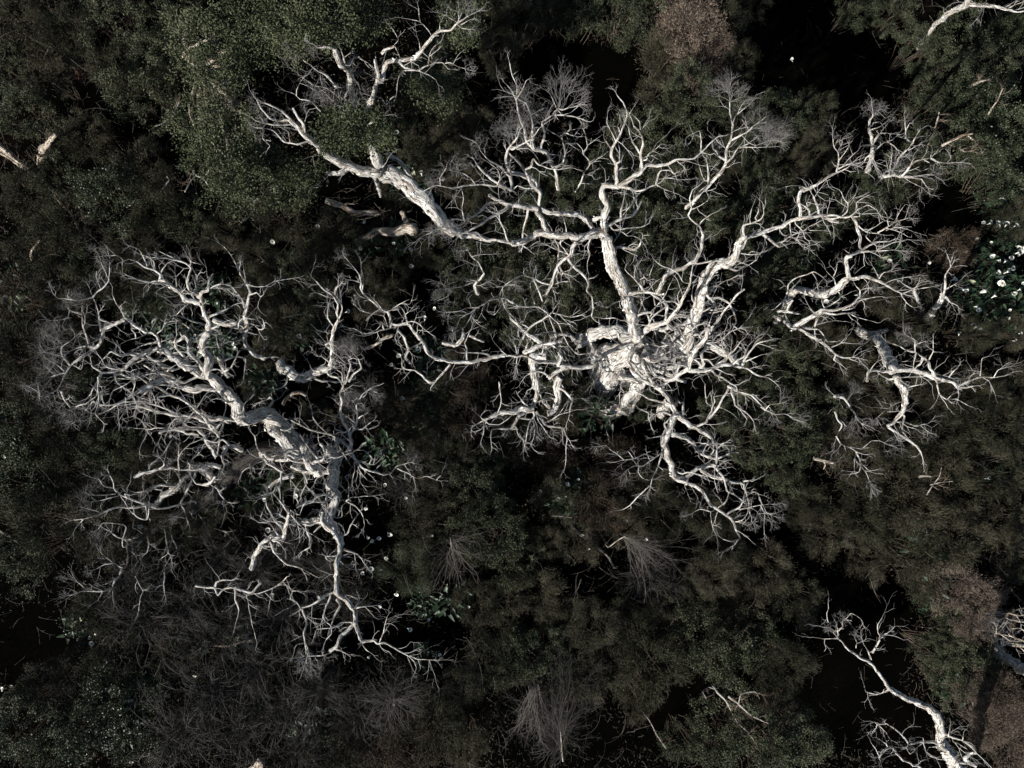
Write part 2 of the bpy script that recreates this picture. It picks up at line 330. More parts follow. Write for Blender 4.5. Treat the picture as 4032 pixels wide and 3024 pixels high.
# traced limbs: photo tile, width at both ends, height, rise, then the bends
TRACES = '''
T A
M trunk
21 270 190 0 2.2 790,1660 850,1540 910,1450 1000,1370 1090,1290
22 140 100 .2 .8 600,150 740,190 880,225 990,215
22 110 120 .8 1.9 990,215 1030,120 1080,30 1110,-60 1060,-200 1040,-300
21 150 120 .1 1.4 760,1560 740,1450 800,1380 880,1350
21 120 90 .1 1.7 960,1640 900,1560 930,1480 990,1420
21 90 60 .1 1.0 1090,1640 1000,1590 900,1580
21 70 50 .1 1.2 760,1660 740,1560 790,1470
22 70 40 .1 .6 560,120 640,160 700,170
22 80 50 .1 .8 760,240 850,250 930,250
M limb
21 105 110 - -1.2 1060,1280 980,1250 880,1195 760,1215 640,1260 560,1300
21 80 120 - -.4 640,1260 680,1330 720,1400 790,1480
21 60 30 - .3 560,1300 500,1240 440,1230 330,1260
M limb
21 110 120 2 1.0 1100,1360 1200,1400 1330,1400 1480,1385 1560,1400
21 60 30 - .5 1350,1400 1300,1330 1380,1290 1420,1200
21 70 50 - -.3 1080,1420 1150,1500 1250,1540 1330,1560
21 50 30 - .3 1330,1560 1400,1600 1500,1640
M limb
21 100 95 2.2 5.0 1080,1230 1050,1110 1020,980 980,880 930,780 880,660 850,560 835,470 810,400
21 85 55 - .2 810,380 720,360 620,380 540,390 430,380 320,365 240,360 160,400 80,430 0,440
11 45 20 - .3 2212,440 2100,420 1990,410 1900,350 1820,350
21 50 25 - -.8 620,390 560,420 530,470 510,540 440,590 390,640 360,720 350,800
21 40 14 - -.8 490,590 540,640 590,690 640,750 670,800 650,850 690,920 700,1000 690,1070 720,1110
21 12 8 - .2 700,1080 780,1090 880,1085 940,1110
M limb
21 55 50 - .3 720,340 640,250 570,200 500,190 400,190 300,180 240,140
21 60 50 - .2 310,350 270,250 210,170
21 60 40 - .4 220,150 130,140 50,120 -40,110 -120,70 -200,20
11 45 18 - .4 2180,130 2090,190 2000,240 1880,310 1800,350 1760,370
11 14 8 - .2 1770,370 1700,365 1650,320 1600,300 1530,340 1470,370
11 35 14 - .6 2100,80 1990,110 1930,170 1870,215 1800,240 1700,240 1620,300
11 14 8 - .6 1800,250 1780,130 1790,60 1780,-20
11 25 12 - .6 2180,420 2150,330 2110,250 2100,180
M limb
21 35 45 - .4 240,140 235,60 240,0 205,-80 150,-130 60,-150 0,-165
10 40 22 - .9 2190,1480 2160,1400 2170,1320 2200,1250 2260,1180
10 28 8 - .9 2200,1530 2100,1430 2010,1380 1950,1310 1910,1240 1860,1210
10 40 28 - .5 2212,1640 2130,1600 2040,1550 1980,1500 1920,1430
10 14 8 - .4 1910,1430 1870,1450 1770,1465
10 24 12 - .3 2150,1640 2100,1610 1960,1600 1820,1600 1700,1620 1560,1600 1450,1650
10 14 6 - .5 2080,1610 2110,1540 2090,1470 2020,1410
10 14 6 - .8 1900,1600 1850,1540 1790,1500 1720,1480
10 12 6 - .8 1600,1610 1590,1530 1640,1450
M limb
20 45 25 - .6 240,1659 160,1560 90,1440 30,1370 -20,1320
20 45 40 5.2 6 400,1640 380,1480 330,1400 300,1320 230,1290 180,1280
20 25 8 - .8 440,1400 455,1330 450,1260 430,1190 320,1130 270,1090
20 16 8 - .5 430,1190 450,1150 500,1170 550,1175
20 30 10 - 1.2 180,1280 120,1220 110,1130 80,1060 50,960 35,860 40,740 0,640 -20,540
20 14 6 - .6 35,860 90,780 120,700
20 14 6 - .5 45,900 0,790 -40,740
20 30 14 - 1.2 200,1300 170,1200 180,1080 160,980 120,900 60,860
20 30 14 - 1.2 250,1290 280,1150 260,1050 350,1000 430,990 560,1015
20 24 14 - .6 350,1000 400,940 440,950 490,930
20 12 6 - .5 430,990 390,940 330,810
M limb
20 26 10 - .6 0,1290 90,1240 180,1190 240,1110
20 26 12 - .5 160,1440 190,1370 230,1420 300,1450 360,1460
20 20 8 - .5 170,1280 160,1190 180,1110
20 20 8 5 6.4 550,1659 600,1560 620,1490 660,1440 670,1400 620,1340 610,1290 560,1240 470,1240
20 10 6 - .2 665,1410 700,1385
20 14 6 - .4 620,1310 650,1270 640,1190 610,1110 530,1120
M limb
21 62 50 - .5 800,340 780,270 800,200 825,130 800,60 785,0 800,-40 860,-50 930,-60
20 50 12 - 1.2 905,1600 900,1500 905,1420 860,1350 860,1290 890,1240 940,1150 980,1060 1000,980 960,890 905,820
20 12 5 - .1 1000,1000 1020,975 1045,935
20 16 8 - .1 860,1290 830,1240 795,1200
20 22 8 - .1 930,1400 935,1300 915,1240
20 14 6 - .2 900,1230 870,1160 820,1070 825,1010
20 14 6 - .1 930,1140 920,1100 880,1090
M limb
20 60 20 - .9 925,1610 1000,1560 1060,1510 1120,1480 1130,1400 1110,1340 1130,1250 1120,1170 1090,1120 1055,1095
20 12 6 - .1 1110,1120 1100,1060 1060,1010
20 24 8 - .3 1100,1320 1050,1240 1020,1170 1000,1100
20 16 6 - .4 1160,1380 1170,1340 1220,1290 1250,1240
20 10 5 - .2 1190,1330 1240,1290 1285,1245
20 45 16 - .4 1120,1470 1180,1420 1260,1425 1350,1420 1420,1385 1500,1380 1580,1370 1650,1300 1700,1250 1750,1205
20 18 8 - .3 1630,1310 1640,1220 1620,1130 1530,1180
20 12 6 - .1 1500,1385 1590,1415
M limb
20 42 20 - .2 930,1610 1000,1620 1070,1645 1140,1640 1200,1610 1245,1595
20 22 8 - .4 1245,1595 1260,1510 1290,1475 1360,1470 1410,1510 1420,1570 1395,1650
20 14 7 - .1 1250,1600 1330,1640 1400,1670
20 14 6 - .2 1270,1550 1340,1540 1415,1545
20 10 6 - .1 1350,1435 1390,1490 1415,1530
21 45 30 - -.3 830,290 940,230 1020,210 1070,160 1120,80
21 30 22 - .3 940,220 950,140 960,80
21 12 6 - .3 960,200 1010,140
21 20 14 - -.2 880,330 1000,315 1100,305 1155,285
21 14 8 - -.4 880,330 950,340 990,375 1050,380 1090,395
21 60 45 - -.3 800,240 740,230 680,260 640,255
M limb
21 70 8 2.6 6.2 1060,1280 1150,1200 1230,1150 1330,1120 1400,1060 1450,980 1490,890 1540,780 1560,640
21 24 8 - .8 1190,1170 1180,1080 1130,970 1100,880 1085,800
21 14 6 - .6 1190,1080 1240,1000 1290,940 1330,880 1370,790
21 16 6 - .5 1235,980 1225,880 1200,800 1150,740 1100,670
21 10 5 - .4 1480,910 1460,850 1440,780 1400,720
21 10 5 - .3 1450,980 1430,900 1450,850
21 10 5 - .3 1200,800 1190,720 1220,640
21 10 5 - .3 1350,1110 1400,1100 1430,1040
M limb
21 48 30 - .5 990,885 1070,870 1160,865 1240,870 1310,890
21 35 30 - -.5 1200,870 1290,940 1340,980 1330,1060 1320,1110
21 20 30 - -.6 1320,1110 1350,1150 1385,1190
21 30 8 - .6 1150,860 1100,800 1050,740 1000,700 975,670
21 10 5 - .3 1060,750 1055,700 1075,640
M limb
21 110 90 1.3 4 1480,1390 1510,1280 1530,1180 1580,1060 1620,940 1640,840 1680,740 1760,660 1850,610
21 84 60 - .8 1850,620 1920,590 1940,520 1960,440 2020,395
21 35 8 - .9 2010,400 1995,340 2000,285 2090,265 2150,235 2175,190 2165,110
21 14 6 - .4 2060,270 2060,200 2070,150
21 12 5 - .4 2100,220 2130,170 2140,90
21 50 40 - .1 1980,470 2030,400 2120,360 2212,330 2300,305 2360,295
M limb
31 50 35 - .4 100,305 140,290 200,255 280,225 360,215 450,205 500,235 560,250 610,255
31 25 10 - .5 520,235 570,235 640,215 680,170 690,100 650,40 630,0
31 10 5 - .3 690,100 720,70 755,25
31 30 14 - .6 450,200 560,205 640,220 700,215 740,190 780,150 860,115 905,135
31 10 5 - .3 760,160 770,90 830,50 880,20
31 14 6 - .2 740,215 790,210 785,160
31 30 22 - .5 440,195 430,120 405,70 395,40
31 30 22 - .3 360,205 350,150 320,120
31 14 7 - .3 340,120 335,90 375,95
31 14 8 - .2 190,270 200,380 260,420 300,460 350,490
31 12 7 - .3 240,280 300,340 320,400 360,430 350,520
31 14 6 - .3 300,340 350,300 400,280 470,245
31 10 6 - .2 360,330 420,330
31 10 5 - .2 430,280 510,290
M limb
31 42 36 - .4 275,225 275,150 265,70 265,0 300,-20
30 40 14 - .6 300,1650 340,1635 420,1600 500,1545 580,1500 640,1475 690,1445
30 20 8 - .7 590,1490 610,1400 605,1330 570,1270 560,1200
30 10 5 - .3 570,1270 600,1210
30 12 5 - .4 610,1390 660,1320 690,1270
30 10 5 - .3 610,1300 630,1240
30 16 6 - .3 600,1460 700,1420 780,1410 840,1405
30 12 5 - .3 340,1630 290,1610 210,1600 150,1615
30 10 5 - .3 640,1440 690,1380 750,1320
M limb
31 40 30 - -.5 720,200 760,260 780,330 800,400 790,470 820,500
31 30 12 - .1 820,495 880,460 950,435 1030,430
31 38 30 - .1 810,505 750,535 680,550
31 24 8 - .3 800,520 900,510 1000,500 1080,500 1155,515
31 20 10 - .4 780,290 850,340 900,350 960,355
31 20 6 - .6 950,350 1040,300 1110,260 1215,230
31 12 5 - .3 1020,330 1120,305 1210,320
31 8 5 - .4 1040,300 1030,210 1000,160
31 8 5 - .4 1090,265 1130,180 1180,110
31 14 5 - .3 850,340 940,290 990,255
31 14 6 - .3 850,390 890,430 930,460 940,495
31 12 5 - .4 940,500 1000,480 1080,440 1170,420
M limb
31 42 20 3.8 3.4 -80,330 0,400 60,450 100,465 200,435 260,440
31 16 8 - .3 100,445 200,380 260,350 350,320
31 14 6 - .3 240,430 270,360 290,270
M limb
21 50 42 - .3 1250,880 1290,790 1320,730 1390,690 1500,640 1560,605
21 42 14 - 1.2 1580,600 1620,540 1640,450 1655,370 1620,300 1560,250 1525,200 1550,130 1535,60 1560,-20
21 14 8 - .3 1620,280 1650,240 1720,195
21 12 6 - .4 1550,150 1620,120 1690,75
21 26 10 - .4 1560,610 1650,615 1740,595 1830,590 1900,550 1980,530 2050,545 2125,535
21 10 5 - .1 1850,590 1890,510
21 10 5 - .1 2040,540 2070,515 2125,530
M limb
21 60 40 - -.4 1640,830 1680,830 1740,850
21 40 14 - .3 1650,840 1680,880 1710,920 1800,920 1880,960 1920,1040 1940,1120 1920,1170
21 30 25 3 4.4 1640,1330 1700,1230 1760,1130 1830,1040 1890,970 1940,890 2010,835
21 14 8 - .3 1920,1160 1980,1210
21 34 10 - .3 1880,660 1930,680 1980,660 2050,630 2110,590
21 14 6 - .3 1990,655 1950,720 1850,770 1780,780
21 30 12 - .2 1700,740 1650,740 1580,720
21 40 20 - .1 1720,920 1750,970 1700,1010 1650,1030
21 14 6 - .4 1740,740 1730,650 1700,620
M limb
20 42 40 4 5 1500,1800 1580,1730 1650,1640 1720,1590 1800,1500
20 42 14 - 1.4 1800,1500 1850,1400 1860,1280 1890,1200 1905,1080 1880,980 1885,880
20 30 14 - .6 1700,1600 1695,1500 1690,1410
20 14 6 - .3 1665,1560 1640,1500 1620,1440
20 30 12 - .5 1840,1420 1900,1370 1930,1310 1950,1280
20 16 6 - .3 1950,1280 2050,1270 2130,1275 2212,1270
20 14 6 - .2 1960,1275 2040,1240
20 30 22 - -1 1850,1390 1800,1350 1750,1290 1720,1230
20 24 14 - .5 1880,1220 1960,1180 2030,1140 2080,1090
20 14 6 - .2 1860,1290 1780,1230 1720,1150
20 20 8 - .3 1900,1110 1940,1000 2020,930
M limb
21 52 40 - .6 1100,1280 1110,1380 1130,1480 1170,1560 1220,1650
21 55 45 - .2 1060,1330 1030,1400 1010,1470 1060,1560 1120,1620 1240,1680
22 60 55 - .1 1240,20 1300,60 1340,110 1370,160
22 75 60 - -1.2 1360,140 1330,190 1280,210 1270,250 1300,280
22 60 45 - .2 1370,160 1420,250 1480,320 1570,370 1680,430
22 44 14 - .4 1680,430 1760,510 1775,600 1755,720 1750,810
22 28 20 - .3 1590,365 1680,330 1720,240 1735,185
22 16 8 - .4 1735,185 1750,150 1740,110 1790,100
22 14 6 - .4 1730,190 1680,160 1670,60 1670,0
22 30 24 - .5 1700,300 1760,240 1810,150 1860,60 1890,0
22 12 6 - .1 1790,200 1850,225
22 14 7 - .1 1440,290 1540,295
M limb
22 65 55 - -.1 1410,280 1370,400 1310,510 1340,590 1370,690 1390,790
22 55 45 - -.1 1390,790 1440,820 1540,790 1600,730 1720,700
22 48 30 - .4 1410,820 1560,870 1650,930 1720,1040 1830,1120
22 36 10 - .3 1830,1120 1900,1170 1930,1240 1970,1330 1900,1360 1820,1340
22 12 6 - .1 1960,1340 1920,1390 1850,1430
22 16 6 - .2 1780,1070 1840,1030 1870,960
22 14 6 - .1 1740,1095 1700,1100 1620,1080 1540,1130
22 14 6 - .1 1720,1100 1720,1190 1740,1260
22 10 5 - .1 1540,870 1590,950
22 10 5 - .1 1490,870 1520,960
M limb
22 42 30 - .3 1640,760 1750,810 1900,840 2010,860
22 35 20 - -.4 1740,700 1790,760 1840,830 1860,920 1930,960
22 30 10 - .3 2000,860 2025,960 2050,1060 2050,1120
22 25 8 - .2 2000,840 2070,830
22 16 6 - .3 2020,970 2070,940 2120,940 2160,1040 2200,1110
22 12 6 - .2 2100,940 2160,960
22 26 14 - .1 1870,1120 1920,1090 1960,1070 2000,1000 2010,960
22 14 6 - .3 1960,1085 2080,1060 2160,1045 2230,1035
22 12 6 - .3 1930,1190 2000,1170 2040,1110 2040,1070
22 12 6 - .3 1940,1190 2040,1220 2110,1170 2120,1110 2060,1070
22 10 5 - .3 2120,1120 2100,1200
22 10 5 - .3 2150,1050 2180,1120 2180,1300
M limb
22 55 40 - -.8 1420,440 1500,470 1560,510 1600,570 1700,630
22 40 20 - .2 1690,620 1770,640 1870,600
22 14 7 - .2 1600,560 1650,600 1720,610
22 26 8 - .3 1310,560 1270,700 1210,820 1190,900
22 20 8 - .4 1320,560 1220,650 1130,710 1050,710 990,740
22 16 8 - .4 1230,640 1150,600 1080,640 1010,655 940,660
22 12 5 - .3 1050,645 1000,580 960,590
22 12 5 - .4 970,660 900,600 850,570 810,530 755,540
22 12 5 - .2 1100,710 1090,760 1130,810 1180,830
22 10 5 - .2 1170,610 1190,660 1160,720
22 10 5 - .2 1090,640 1090,700
22 14 8 - -.8 1190,880 1100,960 1020,1050 950,1085
22 22 10 - .3 1330,440 1270,450 1220,465
M limb
21 50 45 2.2 4 1330,1620 1400,1610 1500,1540 1550,1440 1600,1350 1680,1260 1700,1180
21 45 38 - .1 1560,1550 1680,1540 1800,1500 1900,1490 1990,1510
21 32 14 - .3 1990,1510 2060,1550 2140,1590 2220,1610
21 70 60 2.5 3.6 1690,1330 1780,1360 1850,1400 1950,1480
21 36 10 - .8 1990,1490 2050,1380 2120,1310 2190,1290 2210,1290
21 20 8 - .4 2010,1470 2080,1440 2130,1420
21 14 6 - .3 1540,1450 1520,1380 1440,1320 1400,1300
21 24 10 - .4 1550,1530 1480,1500 1400,1480 1300,1490
21 14 8 - .3 1830,1390 1810,1280
21 16 8 - .4 1690,1260 1740,1240 1780,1240
21 12 6 - .3 1690,1230 1660,1150
M limb
21 30 60 2.6 2.4 -20,1080 60,1160 180,1260 300,1330
M limb
21 60 36 2.4 2.9 100,1390 230,1330 330,1310 430,1290
21 30 14 - .4 330,1310 420,1370 440,1450
M limb
21 60 50 2.5 2.7 1220,1180 1320,1185 1430,1160 1530,1150
21 40 20 - .4 1430,1160 1500,1120 1560,1040
21 30 16 - .3 1300,1190 1370,1240 1400,1300
M limb
21 80 60 2.4 2.6 1480,1360 1530,1300 1540,1220
21 44 24 - .5 1500,1330 1420,1280 1370,1330 1300,1300
21 40 20 - .5 1530,1260 1610,1230 1660,1290 1750,1330
M limb
21 56 40 2.5 2.8 1220,1500 1330,1530 1450,1500 1530,1470
21 36 20 - .3 1330,1520 1300,1590 1210,1610
M limb
21 50 36 2.8 3.0 1560,1120 1600,1010 1680,960 1760,930
21 26 12 - .3 1620,990 1560,930 1560,850
M limb
21 64 40 2.4 2.6 930,1590 1030,1620 1120,1650
21 50 30 - .3 1150,1430 1200,1500 1250,1590 1340,1640
M limb
21 50 30 2.6 2.9 1600,1560 1650,1480 1640,1400 1680,1350
21 26 12 - .3 1640,1440 1700,1450 1760,1520 1830,1560
M limb
22 36 20 3.4 4 1870,20 1960,70 2070,100
22 22 8 - .2 2060,90 2150,180 2212,230 2250,250
22 32 8 - .3 1900,70 1930,180 2020,240 2085,325
22 10 5 - .2 2110,110 2170,160
32 14 6 3.8 4.4 -60,200 0,240 60,260 150,260 220,300
32 12 5 - .3 -30,230 20,180 100,170
M limb
21 60 45 2.2 3.1 1040,1310 930,1350 800,1400 700,1490 600,1510 480,1505 380,1480 280,1470
21 40 28 - .3 290,1470 210,1470 120,1420 0,1415 -60,1415
11 42 40 - .2 2100,1415 2000,1440 1850,1470 1700,1470
11 14 6 - .2 2180,1420 2120,1370 2060,1300
11 20 8 - .2 2000,1400 1880,1390 1740,1390
11 40 34 - .5 1700,1470 1560,1430 1480,1390 1440,1300 1370,1210 1330,1150 1260,1145 1200,1165
11 26 12 - .3 1200,1165 1130,1175 1080,1190 1030,1215
11 20 8 - .2 1090,1140 1040,1190
11 10 7 - .3 1020,1210 930,1225 850,1180 805,1175
11 16 7 - .3 1380,1230 1400,1210 1395,1175
M limb
11 36 30 - .6 1160,1170 1165,1080 1150,1040 1090,1020 1000,940 930,880
11 22 8 - .8 930,880 905,830 910,790 890,710 840,640 780,570
11 16 8 - .3 920,850 930,760 920,700
11 14 6 - .3 900,780 860,770 800,760
11 12 6 - .3 1140,1160 1100,1070 1000,1050 900,1020 850,970
11 14 6 - .4 1160,1020 1240,970 1290,945
11 8 5 - .1 1260,965 1330,970 1350,915
11 22 12 - .4 1310,1140 1290,1050 1265,1010
11 12 8 - .2 1290,1060 1320,1035
11 12 5 - .2 980,930 900,900 870,870
11 12 5 - .2 1080,1000 1050,960 1010,920
11 30 26 2.2 .8 1220,1190 1280,1250 1310,1350 1290,1430 1330,1480
11 30 18 2.4 2 1680,1490 1620,1560 1540,1650
11 30 14 - -.2 1500,1650 1450,1600 1380,1545 1280,1530
11 16 10 - .1 1290,1530 1265,1500 1260,1460
M limb
21 26 20 3 4.6 380,1250 350,1150 320,1070 310,1050
21 22 16 - .2 310,1050 260,930 220,830 180,750
21 18 10 - .2 190,750 100,720 0,760 -60,800
21 22 18 - .3 310,1050 220,990 100,990 0,980
11 24 20 - .2 2260,980 2180,930 2120,915 2040,930 1960,970 1890,1020
11 18 8 - .3 1890,1020 1860,1070 1810,1160 1740,1200
11 12 5 - .3 1930,1000 1830,1000 1750,1030 1640,1040
11 12 5 - .3 2120,915 2150,1000 2200,1080 2212,1100
11 12 5 - .3 2010,960 2000,1030 2060,1060 2100,1010
21 26 14 - -.4 320,1070 200,1130 130,1200 60,1340 40,1480
21 20 8 - .2 320,1060 400,1140 450,1240 490,1330 560,1400 640,1400
21 20 8 - .2 350,1040 420,1060 510,1080 600,1060 655,1025
21 12 6 - .3 340,1050 390,975
21 20 10 - -.2 200,970 170,880 160,790 180,740
21 18 8 - -.2 60,1340 100,1240 30,1100 -20,1050
21 16 8 - -.2 150,1180 60,1130
21 22 14 - .2 200,750 280,790 350,805 420,780
M limb
21 24 14 4 4.6 350,760 300,880 340,800 390,620 400,560
21 22 10 - .5 400,560 400,470 360,390 340,320
21 20 8 - .4 400,460 460,390 470,320 450,250
21 16 8 - .3 410,510 460,530 510,540
21 14 6 - .3 410,640 440,690 500,720
21 12 5 - .3 390,500 300,460 220,430 150,480 100,480
21 30 20 5.3 4.6 140,150 120,250 90,350 90,460
21 14 8 - -.2 90,460 140,490 180,530
M limb
21 75 65 1.6 1.2 300,1420 180,1430 175,1520 190,1600 210,1700
22 60 50 - -.1 220,40 210,120 190,190
21 55 45 - -.2 480,1510 400,1550 320,1610
22 64 50 1.4 .8 420,-60 390,30 410,130 370,210 320,260
21 40 30 - .2 400,1500 420,1430 400,1380
22 40 30 - .2 200,190 60,280 0,380
22 26 10 - .1 200,270 150,340 130,400 120,500
22 34 14 - .3 210,240 290,350 370,370 440,380 480,460
22 12 7 - -.2 475,450 470,560 460,700
22 16 7 - .3 280,330 330,320 400,270 530,230
22 14 7 - .2 40,380 60,450 125,500
22 12 6 - .2 300,330 380,290 450,200
22 16 8 - .2 210,260 240,330 300,420
12 70 30 - .1 2400,220 2300,225 2212,240 2100,250 1970,310
12 14 8 - .1 1980,310 2010,345 2100,350 2190,290
12 20 10 - .1 1970,320 1970,380 1960,440
12 16 8 - .1 1990,330 1950,390 1900,410
12 24 14 1.2 1.5 2260,390 2150,385 2040,395 2030,460
12 20 12 1.8 1.4 2100,-20 2120,150 2090,240
12 14 6 - .1 1960,310 1920,270
M limb
11 50 40 .7 .9 1610,1300 1720,1320 1780,1270 1790,1210
11 34 24 .9 .7 1840,1240 1900,1265 1970,1290
M limb
11 40 26 2.2 3.4 1920,880 1890,800 1940,750 1970,700
11 16 8 - .4 1970,700 1920,610 1860,560 1830,500 1750,510
11 10 5 - .2 1860,560 1930,545 1985,540
11 14 6 - .3 1940,750 1830,800 1700,830 1610,800
11 12 5 - .3 1900,770 1800,750 1640,810
11 12 5 - .3 1720,820 1660,900 1560,940
11 20 12 4 4.2 2230,800 2150,810 2080,820
11 12 5 - .2 2090,815 2020,780 1970,800
F
20 440,935 20,-330 42 420 6
20 470,930 230,-120 35 260 6
20 400,940 -60,-300 28 330 6
20 90,1070 -60,-220 60 330 6
20 160,980 0,-240 50 330 6
20 110,1180 -120,-160 70 330 6
20 210,1090 40,-200 60 260 6
20 560,1010 140,60 40 150 5
20 1890,880 -70,-180 32 280 6
20 1930,790 150,-60 40 230 6
20 1900,860 20,-160 40 230 6
20 2040,1150 120,-200 40 300 6
20 2050,1150 180,-60 40 260 6
10 2170,1250 -80,-160 60 330 6
10 2180,1180 20,-200 60 300 6
10 1950,1300 -100,-80 60 220 6
10 1600,1600 -100,-80 70 230 6
10 1750,1500 -60,-120 70 220 6
11 1700,250 -60,80 70 260 6
11 1560,330 -100,60 80 220 6
11 1620,300 -80,-80 80 220 6
11 1700,1030 -80,60 60 160 5
11 1750,1190 -60,10 50 120 5
11 1640,810 -120,30 60 220 5
11 1700,830 -100,80 60 230 5
11 1800,510 -80,-10 70 150 5
30 690,1445 60,-30 50 100 4
31 1200,240 60,-30 50 140 5
31 1130,515 80,0 40 120 5
30 110,1200 100,-160 45 330 6
30 40,1100 -60,-100 60 300 6
30 250,1100 60,-140 50 260 6
30 90,1250 120,-80 50 260 5
30 560,1200 -10,-60 50 90 4
22 2150,1060 60,60 60 200 5
22 2060,1180 -20,30 60 110 5
22 2210,1100 70,70 50 190 5
22 2230,1035 90,-30 50 160 5
22 1540,1130 -60,20 50 110 5
22 330,370 40,90 50 200 5
22 240,380 -20,120 50 160 5
22 10,390 -40,40 50 120 4
22 755,540 -40,-20 60 120 4
22 990,740 -10,90 40 160 5
22 1190,900 -10,60 40 120 4
32 180,280 60,40 60 200 5
32 100,180 60,-20 60 200 5
32 40,260 -20,100 60 160 5
11 780,570 -60,-70 50 140 5
11 800,760 -60,0 60 120 5
21 440,240 0,-120 60 170 5
21 60,760 -60,60 60 200 5
21 640,1400 60,60 60 160 5
21 20,1480 -20,80 60 160 5
21 1100,800 0,-100 50 160 5
21 1560,640 30,-80 40 130 4
T B
M trunk
12 190 160 0 2.0 480,640 380,560 300,480 220,400 150,330
M limb
12 150 120 - 1.0 170,340 120,290 60,260 0,270 -70,300 -140,270
02 120 95 - .9 2140,320 2080,260 2040,170 1970,90 1890,20 1840,-40
01 70 60 - .4 1900,1640 1810,1590 1700,1560 1560,1470 1440,1390 1370,1350
01 50 30 - .3 1370,1350 1300,1370 1200,1430 1100,1500 1040,1550 880,1560
01 30 14 - .3 880,1560 800,1510 785,1460
01 34 14 - .2 880,1560 855,1630 810,1700 770,1760
M limb
01 80 60 - .6 1800,1590 1790,1520 1795,1440 1750,1360 1745,1280 1800,1210
01 58 30 - .9 1805,1210 1800,1130 1770,1050 1740,980 1730,900 1640,850
01 34 12 - .7 1640,850 1620,780 1640,700 1650,660 1600,610 1520,590 1420,570 1330,590
01 12 6 - .2 1540,590 1450,550 1370,510 1340,530
01 50 22 - .3 1720,910 1750,860 1800,850 1810,800
01 18 8 - .4 1690,850 1700,740 1660,650 1650,580
01 14 6 - .2 1640,640 1640,590 1620,560
01 12 6 - .3 1790,850 1800,760 1790,700
01 26 12 - .1 1860,1170 1950,1115
M limb
01 60 45 - -.2 1740,960 1640,950 1580,900 1530,840 1450,790 1380,760
01 34 10 - .5 1380,760 1390,710 1330,670 1250,650 1180,600 1110,580 1060,600
01 14 6 - .2 1070,595 1040,560 1000,545 950,550
01 12 6 - .1 1060,600 1060,675
01 18 8 - .3 1340,665 1330,600 1280,560 1220,545
01 20 8 - .2 1275,640 1240,570 1200,500 1170,485
01 16 8 - .2 1390,700 1410,660 1445,620
01 22 8 - -.2 1380,765 1300,780
01 14 6 - .3 1530,830 1520,750
01 14 6 - .3 1560,880 1600,830
M limb
01 46 40 - .2 1760,1540 1700,1450 1630,1380 1630,1300 1600,1240
01 36 20 - -.2 1600,1240 1540,1280 1450,1320 1400,1340
M limb
01 42 30 - .4 1390,1350 1360,1240 1310,1210 1260,1220 1180,1160 1080,1090
01 22 6 - .6 1080,1090 1040,1010 1000,950 970,880 970,820
01 14 6 - .2 1030,1000 1050,980
01 40 38 - .0 1080,1100 960,1150 890,1200 880,1290 800,1360
01 42 16 - .2 800,1360 700,1430 610,1500 560,1580 520,1660
01 22 10 - .5 870,1200 860,1080 840,980 800,900
01 16 6 - .4 800,910 730,930 650,940 560,920 500,920 450,870
01 20 8 - .3 800,910 850,860 900,820 940,760 950,600
01 12 5 - .2 930,740 880,620 850,540
01 26 16 - .3 770,1300 720,1180 710,1060
01 22 8 - .3 710,1055 640,1040 600,1030 580,1090 525,1105
01 26 12 - .3 610,1500 540,1420 530,1340 600,1290
01 16 8 - .2 560,1560 430,1600 330,1650
01 16 6 - .2 560,1550 500,1500 430,1460
01 14 6 - .1 620,1490 700,1530 720,1450
01 30 18 - -.1 1350,1300 1290,1310 1220,1330
01 16 8 - .3 1270,1225 1190,1260 1140,1270
01 14 6 - .3 1170,1220 1130,1180 1140,1120
01 14 8 - .2 1400,1190 1420,1140 1480,1120
01 30 14 - .1 870,1100 940,1130 980,1140
M limb
01 32 10 3 4 1900,1200 1780,1150 1650,1110 1560,1070 1500,1060
01 12 6 - .3 1590,1080 1550,1010 1470,975
01 12 5 - .3 1520,1070 1560,1020 1610,980
01 22 14 - -.3 1560,1220 1640,1180 1520,1100
01 20 12 - .2 1420,1350 1500,1440 1560,1480 1640,1500
M limb
02 70 50 - .4 1840,30 1700,50 1560,10 1440,-30 1330,0 1200,60
02 46 16 - .2 1200,60 1100,130 1020,170 950,220
02 30 14 - .2 1180,80 1060,160 940,185 860,190
02 20 10 - .2 1180,170 1150,90 1170,0 1160,-60
02 22 10 - .3 1440,-30 1350,-90 1250,-80 1180,-40 1000,-50
02 24 12 - .4 1300,10 1200,-60 1120,-100 1020,-140
M limb
02 40 34 1.6 4.0 1890,450 1840,390 1780,310 1720,240 1650,180 1560,120
02 32 24 - .4 1560,120 1450,90 1380,40 1330,20 1250,90
02 22 14 - .2 1460,95 1360,110 1420,190
02 40 24 - .0 1850,360 1700,290 1550,270 1400,250 1250,205 1170,190
02 22 12 - .2 1550,265 1400,200 1280,165 1180,165 1080,180
02 20 9 - .2 1190,195 1155,280 1230,320 1280,410 1225,515
02 14 7 - .2 1170,190 1100,210 1040,300
02 12 6 - .1 1275,410 1310,460
M limb
02 22 10 4.6 4.8 850,-60 850,180 830,260 900,340 895,395
02 30 20 4.6 4.4 530,60 560,130 610,200 640,190
02 18 8 - .2 640,195 740,170 800,130 840,100
02 16 6 - .2 800,150 740,230 700,300 620,345
02 14 6 - .2 340,130 320,60 280,40
02 14 6 - .2 830,160 780,200 790,280
02 16 8 4.9 5 1140,-30 1060,20 980,60 960,100
02 14 8 - .1 910,20 880,80 890,130
M limb
02 44 30 .9 2.2 1870,620 1800,530 1760,450 1700,390 1580,385 1440,395 1380,425
02 34 20 - -.4 1720,440 1620,430 1540,400 1430,400
02 60 50 1.5 1.8 2000,320 1850,300 1700,265
